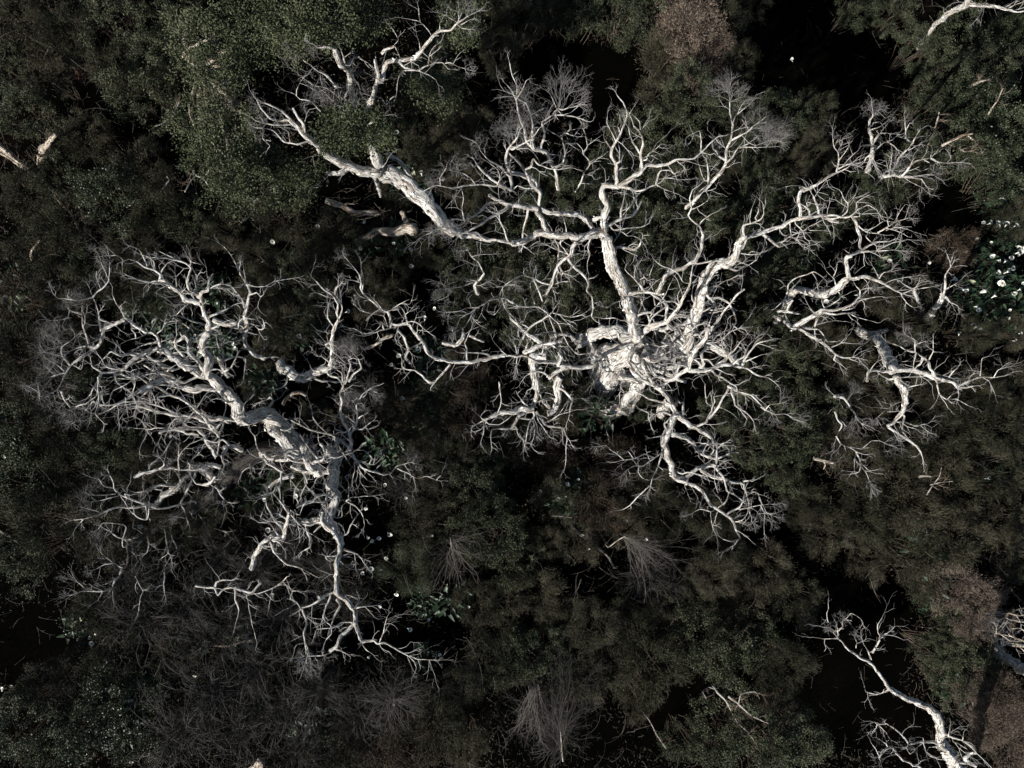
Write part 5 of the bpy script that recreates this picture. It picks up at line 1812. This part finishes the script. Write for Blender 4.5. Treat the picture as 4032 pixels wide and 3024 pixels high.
r2 = empty('leafy_tree', o2, 'dense green leafy crown filling the upper left beside the white sloping tree', 'tree')
tb = Tubes(); tb.add(*spline([o2, o2 + np.array([.1, .2, 1.2]), o2 + np.array([-.1, .3, 2.6]), OV(495, 200, 4)], [.2, .17, .13, .08], .15), 14, 901, .1, .1)
tb.build('trunk', M['bark_old'], r2, o2)
blobs2 = [(460, 80, 74, 4.0, .5), (530, 50, 70, 4.2, .5), (480, 160, 62, 4.3, .5), (440, 250, 56, 3.9, .5), (430, 300, 44, 3.6, .5), (490, 285, 60, 4.2, .5), (530, 130, 44, 4.3, .5), (470, 350, 66, 4.0, .5), (530, 380, 60, 3.8, .5), (400, 60, 40, 3.6, .5), (590, 60, 50, 4.4, .5), (420, 150, 44, 3.8, .5), (500, 420, 50, 3.4, .5)]
for x, y, r, z, zr in blobs2:
    tb = Tubes(); e = OV(x, y, z - .3); s0 = o2 + np.array([-.05, .25, 2.0]); md = (s0 + e) / 2 + gC.standard_normal(3) * .2
    tb.add(*spline([s0, md, e], [.07, .045, .02], .12), 8, int(x), .08, .05)
    tb.build('limb', M['bark_old'], r2, o2)
crown(r2, o2, blobs2, 9500, gC)

# ---------------------------------------------------------------- logs, stumps
def log(name, label, cat, lines, mat='bark_old', tw=True, roots_=0):
    P0 = None; root = None; S = []
    g = np.random.default_rng(hash_k(label))
    for part, tile, w0, w1, z0, z1, pts in lines:
        sp = [src(tile, *p) for p in pts]; n = len(sp)
        zz = np.linspace(z0, z1, n)
        P = np.array([W(sp[i][0], sp[i][1], zz[i]) for i in range(n)]); R = np.linspace(w0, w1, n) / 2 / 2.1944 * np.array([pxm(z) for z in zz])
        if root is None:
            P0 = np.array([P[0][0], P[0][1], 0.]); root = empty(name, P0, label, cat)
        Q, RR = spline(P, R, max(R.mean() * .8, .04))
        tb = Tubes(); tb.add(Q, RR, 14 if R.mean() > .06 else 8, hash_k(label) + int(w0), .14, .13)
        o = tb.build(part, M[mat], root, P0)
        if tw:
            S = []
            for i in range(3, len(Q), 4): grow(S, Q[i], g.standard_normal(3) * .6 + np.array([0, 0, .5]), g.uniform(.12, .35), .006, 1, g)
            if S: seg_mesh('twigs', S, M['twig_brown'], o, P0)
    return root
log('fallen_log', 'thick pale peeling log lying in sunlight below the sloping trunk', 'log', [('log_trunk', '11', 40, 100, .9, 1.3, [(860, 425), (920, 400), (990, 370), (1040, 335), (1120, 340), (1200, 345), (1300, 315), (1380, 330)]), ('branch', '11', 34, 20, 1.1, .5, [(1010, 360), (1010, 420), (1040, 455)]), ('branch', '11', 50, 40, 1.1, 1.5, [(1320, 310), (1290, 240), (1260, 170)])])
log('fallen_branch', 'pale brown bent branch above the thick sunlit log', 'branch', [('limb', '11', 50, 44, 1.5, 1.1, [(600, 70), (680, 100), (740, 115), (810, 160), (870, 190), (950, 180), (1050, 185)]), ('limb', '11', 14, 7, 1.4, 1.7, [(760, 110), (790, 100), (850, 105)]), ('limb', '11', 24, 14, 1.1, 1.2, [(960, 185), (1010, 200), (1080, 190)])])
log('fallen_branch', 'straight grey trunk leaning down from the upper left edge', 'branch', [('limb', '00', 70, 20, .6, 1.4, [(-60, 1230), (60, 1310), (150, 1400), (230, 1460), (370, 1560), (460, 1650)]), ('limb', '00', 26, 10, 1.0, 1.3, [(0, 1320), (80, 1370), (170, 1430)])])
log('tree_stump', 'short broken stump with splayed brown bark near the left edge', 'stump', [('stump', '00', 90, 44, .2, 1.5, [(370, 1370), (370, 1290), (400, 1260)]), ('limb', '00', 44, 30, 1.5, 2.2, [(395, 1265), (430, 1220), (480, 1165)]), ('bark_strip', '00', 26, 8, .8, .2, [(350, 1290), (330, 1360), (320, 1420)]), ('bark_strip', '00', 26, 8, .8, .3, [(390, 1290), (440, 1340), (480, 1400)])])
log('tree_stump', 'red brown torn stump with three root prongs at upper left', 'stump', [('stump', '00', 40, 56, 1.2, .7, [(530, 515), (590, 540), (650, 580), (690, 625)]), ('prong', '00', 12, 6, .7, .3, [(680, 625), (680, 670), (683, 700)]), ('prong', '00', 14, 6, .7, .4, [(695, 625), (710, 660), (712, 690)]), ('prong', '00', 14, 6, .7, .4, [(705, 620), (730, 650), (740, 685)])], 'bark_red')
log('fallen_branch', 'thin dry brown twig stems above the red brown stump', 'branch', [('limb', '00', 16, 6, 1.0, .6, [(430, 390), (410, 440), (390, 480), (375, 520)]), ('limb', '00', 20, 12, 1.2, 1.0, [(425, 385), (450, 420), (490, 405)])], 'bark_grey')
log('fallen_branch', 'long thin pale branch below the left edge stump', 'branch', [('limb', '01', 16, 10, 1.4, 1.0, [(460, 0), (490, 50), (530, 110), (600, 170), (640, 230), (670, 310)])])
log('fallen_branch', 'curved pale branch near the left edge above the rusty bush', 'branch', [('limb', '01', 26, 14, 1.2, .9, [(355, 380), (330, 440), (280, 500), (265, 560), (290, 610), (340, 650), (380, 690)])])
log('fallen_branch', 'short brown stick at the left edge below the middle', 'branch', [('limb', '02', 16, 12, 1.4, 1.6, [(-20, 1260), (60, 1300), (130, 1350), (200, 1405)])])
log('fallen_branch', 'pale horizontal stick lying in the lower left undergrowth', 'branch', [('limb', '03', 14, 26, .9, 1.3, [(1710, 578), (1800, 600), (1900, 603), (1980, 605), (2080, 570), (2190, 560)])])
log('fallen_branch', 'sun bleached bough above the shadowed log left of centre', 'branch', [('limb', '11', 22, 30, 1.2, 1.4, [(950, 1350), (1030, 1320), (1100, 1270), (1180, 1240)])])
log('fallen_branch', 'curved pale bark slab on brown litter between the two big trees', 'branch', [('limb', '12', 34, 30, .7, .8, [(235, 180), (270, 120), (320, 80), (380, 75), (430, 95)])])
log('fallen_branch', 'pale leaning stem with twigs at the right of the upper canopy', 'branch', [('limb', '30', 28, 14, 1.2, 3, [(1700, 780), (1780, 730), (1840, 700), (1910, 685)]), ('limb', '30', 16, 8, 1.2, 2.4, [(1370, 1290), (1430, 1150), (1460, 1050), (1480, 970)]), ('limb', '30', 14, 8, 2, 3, [(1900, 990), (1940, 930), (1990, 860), (2030, 760)])])
log('fallen_branch', 'sunlit grey branch on the speckled bushes at far upper right', 'branch', [('limb', '30', 18, 14, 1.8, 2.2, [(1500, 1260), (1600, 1210), (1680, 1170), (1770, 1155)]), ('limb', '30', 10, 5, 2, 2.3, [(1720, 1170), (1800, 1230), (1780, 1290), (1700, 1310), (1650, 1280)])])
log('fallen_branch', 'dead grey forked branches over the bottom shrubs right of centre', 'branch', [('limb', '23', 26, 10, 2.2, 2.6, [(1740, 950), (1780, 1010), (1850, 1080), (1890, 1160)]), ('limb', '23', 20, 12, 2.2, 2.8, [(1870, 1040), (1950, 1100), (2050, 1190), (2120, 1230), (2212, 1270)]), ('limb', '23', 16, 6, 2, 2.8, [(1910, 1190), (1960, 1280), (2040, 1350), (2120, 1460)]), ('limb', '23', 10, 5, 2.2, 2.6, [(1760, 980), (1700, 960), (1650, 1000), (1680, 1060)]), ('limb', '23', 10, 5, 2.4, 2.8, [(1960, 1100), (1980, 1020), (2100, 1000), (2140, 1060)])], 'bark_grey')
log('fallen_branch', 'pale leaning stick in the black area at bottom centre', 'branch', [('limb', '23', 14, 8, 1.2, 2, [(1120, 1160), (1190, 1250), (1250, 1370), (1330, 1490)])], 'bark_grey')
log('fallen_branch', 'mossy pale stick crossing dark litter above the drooping twigs', 'branch', [('limb', '22', 26, 20, .8, .6, [(480, 1160), (520, 1230), (600, 1310), (720, 1400), (830, 1490), (880, 1590)]), ('limb', '22', 9, 5, 1.4, 1.6, [(345, 1140), (430, 1145), (520, 1155)])], 'bark_grey')
log('fallen_branch', 'flaking white bark piece caught above the small dead tree', 'branch', [('limb', '32', 36, 20, 1.8, 1.8, [(395, 645), (440, 650), (490, 665), (565, 680)]), ('limb', '32', 12, 6, 1.8, 1.5, [(480, 665), (495, 700), (480, 735)])])
log('fallen_branch', 'pale twiggy branch low in the right hand heath', 'branch', [('limb', '32', 20, 10, 1.9, 2.1, [(1300, 800), (1360, 795), (1410, 800)]), ('limb', '32', 9, 5, 1.9, 2.3, [(1370, 960), (1420, 880), (1480, 800), (1500, 720)]), ('limb', '32', 9, 5, 2, 2.3, [(1400, 870), (1500, 850), (1600, 840)])], 'bark_grey')
log('bare_branch', 'bare white twiggy boughs sticking out under the leafy crown at upper left', 'branch', [('limb', '01', 20, 12, 1.8, 2.6, [(1900, -30), (1840, -10), (1780, -90), (1740, -130), (1690, -140), (1640, -80), (1600, 0)]), ('limb', '01', 12, 6, 2.5, 3, [(1750, -120), (1790, -160), (1810, -200)]), ('limb', '01', 12, 5, 2.5, 2.9, [(1700, -140), (1660, -190)]), ('limb', '01', 24, 12, 2, 2.6, [(2300, 90), (2212, 60), (2140, 70), (2070, 125)]), ('limb', '01', 16, 8, 2, 2.4, [(2200, 70), (2195, 150), (2160, 210), (2080, 265)]), ('limb', '01', 14, 6, 2, 2.4, [(2215, 130), (2240, 240), (2250, 350)]), ('limb', '01', 26, 14, 2, 2.6, [(2100, -160), (2020, -90), (1920, -80), (1850, -20)]), ('limb', '01', 16, 8, 1.6, 2.2, [(1400, -20), (1460, -100), (1440, -140)])], 'bark')
log('bare_branch', 'slim curved white twig hanging over the speckled bush at upper left', 'branch', [('limb', '00', 13, 7, 2.0, 2.3, [(1550, 880), (1520, 950), (1450, 1030), (1400, 1070), (1340, 1090)]), ('limb', '00', 8, 5, 2.2, 2.4, [(1440, 1050), (1440, 1100)])], 'bark')
log('fallen_branch', 'pale rotten log end poking from bottom edge left of centre', 'log', [('log_trunk', '13', 90, 60, .4, 1.0, [(-40, 1700), (30, 1640), (50, 1600)])])
log('bark_slab', 'pale cream broken bark slab lying in the sunlit clearing at the top edge', 'bark', [('slab', '20', 56, 40, .9, 1.1, [(1570, 140), (1600, 90), (1630, 30)]), ('slab', '20', 20, 10, 1, 1.1, [(1500, 140), (1560, 120), (1590, 60)])])
log('fallen_branch', 'thin white sticks lying on the sunlit clearing at top', 'branch', [('limb', '20', 12, 8, 1.3, 1.6, [(1320, 420), (1350, 460), (1420, 472)]), ('limb', '20', 12, 8, 1.3, 1.6, [(1450, 160), (1500, 190), (1560, 220)]), ('limb', '20', 10, 6, 1.3, 1.8, [(1230, 110), (1260, 60), (1320, 60), (1360, 150)])], 'bark')
log('fallen_branch', 'twisted pale branches on grass at the lower right', 'branch', [('limb', '33', 16, 8, .9, 1.3, [(1630, 170), (1680, 140), (1760, 125), (1840, 160), (1910, 190)]), ('limb', '33', 12, 8, 1.2, 1.5, [(1780, 130), (1770, 90), (1715, 65)]), ('limb', '33', 12, 8, .9, 1.1, [(1550, 180), (1580, 230), (1610, 265)]), ('limb', '33', 30, 16, .6, .6, [(1780, 740), (1820, 770), (1860, 800)])], 'bark')

# shrubs with hanging tresses of bare twigs
def tresses(label, tile, stemp, dirs, n, ext, seed):
    g = np.random.default_rng(seed)
    sp = [src(tile, *p) for p in stemp]; zz = np.linspace(1.0, 2.6, len(sp))
    P = np.array([W(a, b, z) for (a, b), z in zip(sp, zz)]); P0 = np.array([P[0][0], P[0][1], 0.])
    root = empty('drooping_shrub', P0, label, 'shrub')
    P = np.vstack([P0, P])
    tb = Tubes(); tb.add(*spline(P, np.linspace(.022, .010, len(P)), .08), 8, seed, .08, .05); o = tb.build('stem', M['bark_grey'], root, P0)
    S = []
    for i in range(n):
        p = P[-1 - g.integers(0, 2)] + g.standard_normal(3) * .06
        a = math.radians(g.uniform(*dirs)); d = np.array([math.cos(a), math.sin(a), .15])
        L = ext * g.uniform(.55, 1.1); pts = [p]; up = .25
        for k in range(6):
            d = unit(d + np.array([.03, -.05, -.13]) * (seed < 6) + g.standard_normal(3) * .20); pts.append(pts[-1] + d * L / 6)
        Q, R = spline(pts, np.linspace(.0065, .0025, 7), .09)
        for j in range(len(Q) - 1): S.append((*Q[j], *Q[j + 1], R[j], R[j + 1]))
        for j in range(2, len(Q), 2):
            if g.random() < .8: grow(S, Q[j], (Q[min(j + 1, len(Q) - 1)] - Q[j]) * 8 + g.standard_normal(3) * .3, g.uniform(.12, .4), .0032, 1, g, .4, 1, .5, -.1)
    seg_mesh('twigs', S, M['tress'], root, P0)
tresses('pale bush of long drooping bare twigs falling from a forked stem, lower centre', '22', [(830, 1410), (900, 1360), (970, 1320), (1010, 1340)], (-85, 0), 34, 1.7, 1)
tresses('upright broom of pale bare twigs at the bottom edge centre', '23', [(440, 1600), (430, 1500), (420, 1350)], (60, 125), 34, 2.2, 4)
tresses('narrow drooping broom of brown twigs left of the bottom edge broom', '23', [(260, 950), (200, 960), (170, 990)], (-115, -70), 24, 1.9, 5)
tresses('bush of curved grey twigs arching in a ring at lower left', '13', [(1300, 1100), (1200, 1060), (1160, 1080)], (0, 360), 40, .9, 6)
tresses('arching bare twigs right of the green feathery bush', '12', [(1700, 1500), (1690, 1420), (1680, 1330)], (-150, 20), 34, 1.2, 7)

# ---------------------------------------------------------------- arum lilies
LIL = """31 1985,268 1990,292 2140,290 2060,280 1865,260 1920,270 1930,440 1810,405 1695,515 1395,605 1050,597 2195,475 2170,520 2165,550 2105,560 1990,590 2050,600 1940,560 1605,755 1685,845 1715,855 1860,850 2080,670 2065,690 1985,697 2015,745 2025,785 2195,775 2170,845 2133,880 1955,900 1800,990 1815,1020 2090,1022 2075,1085 1770,1140 1795,1165 1830,1172 1650,1225 2180,1220 2130,1285 2120,660 505,950 770,890 2020,50 2150,470 2205,790
11 60,600 535,290 145,425 480,645 1340,638 1545,1008 842,958 790,1033 870,910 470,1070 370,1240 97,1315 1405,1352 1237,1412 1450,1075 1460,1095 905,485 1195,447 1345,498 938,262 1168,1487 1700,1185
12 1265,127 1577,480 1535,515 1290,980 1115,870 952,1067 1000,1360 927,1265 965,1325 1148,1298 1060,1335 1515,1305 103,1258 258,1418 80,1003 345,970 995,1597 1075,1600 925,1640 1128,1500 875,1308
13 1325,460 1585,683 1410,130 1215,152 140,170 550,178 1075,258 1493,383 1838,265 398,733 1190,1103 1065,1297 1715,1288 1753,1265 978,698
22 457,977 403,995 475,860 575,828 243,927 1140,990 627,1310 672,1423 1155,1340 990,1182
01 1480,1247 1685,1243 2035,1350 2027,1315 1867,967
02 900,237 1473,457 50,617 1215,1240
03 1123,1077 1163,915 1663,955 777,535 835,500 1212,1382 100,955 30,973 1140,1595 2007,687 833,78 1685,855 795,580
00 377,607
10 1208,1142 1918,1138 1420,765 1430,1500
21 2120,660
30 208,520
32 2075,130 1900,815
33 1945,142 1768,992 1775,1103"""
def lily():
    V = []; F = []; k = 12
    prof = [(.010, -.09), (.016, -.03), (.032, .02), (.056, .05), (.066, .052)]
    for i, (r, z) in enumerate(prof):
        for j in range(k):
            a = 2 * math.pi * j / k
            f = 1 + (.45 * max(0, math.cos(a)) ** 3 if i > 2 else 0)       # the spathe draws out to a point
            V.append((math.cos(a) * r * f, math.sin(a) * r, z + (.012 * math.cos(2 * a) if i > 2 else 0)))
    for i in range(len(prof) - 1):
        for j in range(k): F.append((i * k + j, i * k + (j + 1) % k, (i + 1) * k + (j + 1) % k, (i + 1) * k + j))
    fl = mesh('flower', V, F, M['petal'], None, None, True)
    sp = seg_mesh('spadix', [(0, 0, -.06, 0, 0, .03, .008, .006)], M['spadix'], None)
    st = seg_mesh('stem', [(0, 0, -.09, .03, .02, -.45, .007, .008), (.03, .02, -.45, .03, .05, -1.0, .008, .01)], M['leafL'], None)
    g = np.random.default_rng(3)
    for o in (fl, sp, st):
        col.objects.unlink(o)
        if 'kind' in o: del o['kind']
    return [fl, sp, st]
LP = lily()
li = []
for ln in LIL.splitlines():
    f = ln.split()
    for p in f[1:]:
        a, b = map(float, p.split(',')); sx, sy = src(f[0], a, b); li.append((sx / 1.8228, sy / 1.8228))
ORD = 'first second third fourth fifth sixth seventh eighth ninth tenth eleventh twelfth thirteenth fourteenth fifteenth sixteenth seventeenth eighteenth nineteenth'.split()
def ordinal(i):
    return ORD[i - 1] if i < 20 else ('twentieth', 'thirtieth', 'fortieth', 'fiftieth')[i // 10 - 2] if i % 10 == 0 else ('twenty', 'thirty', 'forty', 'fifty')[i // 10 - 2] + '-' + ORD[i % 10 - 1]
li.sort(key=lambda p: p[1]); pk = 0
for x, y in li:
    z = rng.uniform(1.1, 1.5)
    c = OV(x, y, z)
    patch = x > 1980 and y < 760 and y > 380
    if patch: pk += 1; lab = 'white arum lily bloom, ' + ordinal(pk) + ' from the top in the dense right edge patch'
    else:
        lab = unique_label('white arum lily bloom', x, y)
    s = rng.uniform(.5, 1.0) * (1.4 if patch and rng.random() < .35 else 1)
    dup(LP, 'arum_lily', c, (rng.uniform(-.8, .8), rng.uniform(-.8, .8), rng.random() * 6.28), (s, s, s), lab, 'flower', 'arum lilies in bloom')

BL = "11 950,470 1220,440 1280,400 600,1100 520,1120 1530,1390 1560,1480 1720,1500 1750,1560 130,1600 370,1270;12 1200,590 1300,600 1450,300 1550,330 1600,100 1500,40 1360,730 130,900 30,950 1100,560;22 560,870 520,930 700,260 470,960 2150,100;31 1750,900 2000,350 1900,200 1700,880 2100,300 2050,430 1950,700 2100,850 1850,950 2000,1050 2080,950 1850,600 1000,650 500,970 1900,1150 2150,1150 2000,130;01 1390,1030 1440,1090 1340,1060 1900,1300 1970,1290 1950,900 1650,1250 250,850 310,830;33 1560,700 1600,850 1400,300 1620,900 1500,880 1300,60;03 760,430 1720,480 2100,470 1100,1050 1150,1300 1250,1150 960,1350 700,1350 900,870;13 1450,200 450,1330 1700,150 1480,650 620,1200;32 1900,100 1870,830 1250,1320 1480,1560;10 1480,1480 1360,1650;02 150,450 60,400"
for grp in BL.split(';'):
    f = grp.split()
    for p in f[1:]:
        a, b = map(float, p.split(',')); sx, sy = src(f[0], a, b)
        kd = 'L'; v = rng.randrange(NV['L'])
        if (kd, v) not in PROTO: PROTO[(kd, v)] = proto(kd, v)
        z = rng.uniform(.35, .6); c = W(sx, sy, z); s = rng.uniform(.7, 1.15)
        nm, lb, ct, gp = KINDS[kd]
        dup(PROTO[(kd, v)], nm, c, (0, 0, rng.random() * 6.28), (s, s, s * 1.2), unique_label(lb, sx / 1.8228, sy / 1.8228), ct, gp)

# ---------------------------------------------------------------- ground and undergrowth
n = 140
gx = np.linspace(-45, 45, n); X, Y = np.meshgrid(gx, gx)
Zg = np.array([noise.noise(Vector((a * .35, b * .35, 2))) * .18 + noise.noise(Vector((a * 1.3, b * 1.3, 5))) * .06 - .1 for a, b in zip(X.ravel(), Y.ravel())])
idx = np.arange(n * n).reshape(n, n)
F = np.stack([idx[:-1, :-1], idx[:-1, 1:], idx[1:, 1:], idx[1:, :-1]], -1).reshape(-1, 4)
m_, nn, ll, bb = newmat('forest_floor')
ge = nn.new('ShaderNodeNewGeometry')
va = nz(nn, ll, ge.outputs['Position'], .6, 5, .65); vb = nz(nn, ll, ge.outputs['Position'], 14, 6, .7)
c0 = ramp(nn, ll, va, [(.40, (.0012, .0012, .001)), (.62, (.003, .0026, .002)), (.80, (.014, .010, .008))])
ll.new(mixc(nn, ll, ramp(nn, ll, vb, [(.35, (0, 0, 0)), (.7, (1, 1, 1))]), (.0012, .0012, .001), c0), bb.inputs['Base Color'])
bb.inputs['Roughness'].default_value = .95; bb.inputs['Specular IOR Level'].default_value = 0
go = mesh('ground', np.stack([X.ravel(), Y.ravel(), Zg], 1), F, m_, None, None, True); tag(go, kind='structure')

def carpet(name, label, N, Ln, Wd, lean, mat, dens_scale, thr, zr):
    g = np.random.default_rng(hash_k(name))
    x = g.uniform(-19, 19, N); y = g.uniform(-15, 15, N)
    k = np.array([noise.noise(Vector((a * dens_scale, b * dens_scale, 3.3 + thr))) for a, b in zip(x[::1], y[::1])])
    keep = (k > thr - .25 * g.random(N)) & ~np.array([inpit(a / (K * (H - .3)) / 1.8228 + 1106, 829.5 - b / (K * (H - .3)) / 1.8228) for a, b in zip(x, y)])
    x, y, k = x[keep], y[keep], k[keep]
    z = g.uniform(zr[0], zr[1], len(x)) * (1 + .8 * k)
    D = g.standard_normal((len(x), 3)) * lean + np.array([0, 0, .6])
    V, F = leaves(np.stack([x, y, z], 1), D, Ln * g.uniform(.6, 1.4, len(x)), Wd * g.uniform(.6, 1.4, len(x)), g)
    t = np.clip(.5 + k * .9 + g.normal(size=len(x)) * .2, 0, 1)
    o = tmesh(name, V, F, t, M[mat]); tag(o, label, 'undergrowth', None, 'stuff')
carpet('undergrowth', 'dark tangled heath undergrowth between the shrubs', 150000, .13, .011, .8, 'leafO', .45, -.02, (0, .40))
carpet('dead_fern', 'rusty dead fern and litter on the forest floor', 70000, .12, .014, .9, 'leafB', .3, .06, (0, .5))
carpet('green_ground_cover', 'low green leaves covering the forest floor', 90000, .05, .022, .8, 'leafG', .38, .0, (0, .5))

# loose pale stalks arching through the bushes, and litter on the dark floor
g = np.random.default_rng(77)
for nm_, lb_, cnt_, zr_, mt_, rr_, ll_ in (('dry_stalks', 'thin pale dry stalks arching through the bushes', 7500, (.7, 2.0), 'strand', .0036, (.25, .8)),
                                       ('twig_litter', 'fine dark fallen twigs on the forest floor', 1500, (.02, .12), 'stem', .004, (.1, .45))):
    S = []
    for i in range(cnt_):
        x, y = g.uniform(-16.5, 16.5), g.uniform(-12.5, 12.5)
        if nm_ == 'dry_stalks' and (noise.noise(Vector((x * .5, y * .5, 9))) < -.05 or inpit(x / (K * (H - 1)) / 1.8228 + 1106, 829.5 - y / (K * (H - 1)) / 1.8228)): continue
        q = np.array([x, y, g.uniform(*zr_)]); a = math.atan2(y, x) * .0 + g.random() * 6.283; L = g.uniform(*ll_)
        up = g.uniform(.1, .9) if nm_ == 'dry_stalks' else 0
        d = unit(np.array([math.cos(a), math.sin(a), up])); bend = g.normal(size=3) * (.16 if nm_ == 'dry_stalks' else .04)
        for k in range(5):
            d = unit(d + bend + np.array([0, 0, -.16 if up else 0]) + g.standard_normal(3) * .07)
            if not up: d[2] *= .1
            e = q + d * L / 5
            S.append((*q, *e, rr_ * (1 - k * .14), rr_ * (1 - (k + 1) * .14)))
            if k in (1, 3) and g.random() < .6: grow(S, e, d + g.standard_normal(3) * .6, L * .3, rr_ * .6, 0, g)
            q = e
    o = seg_mesh(nm_, S, M[mt_], None); tag(o, lb_, 'undergrowth', None, 'stuff')
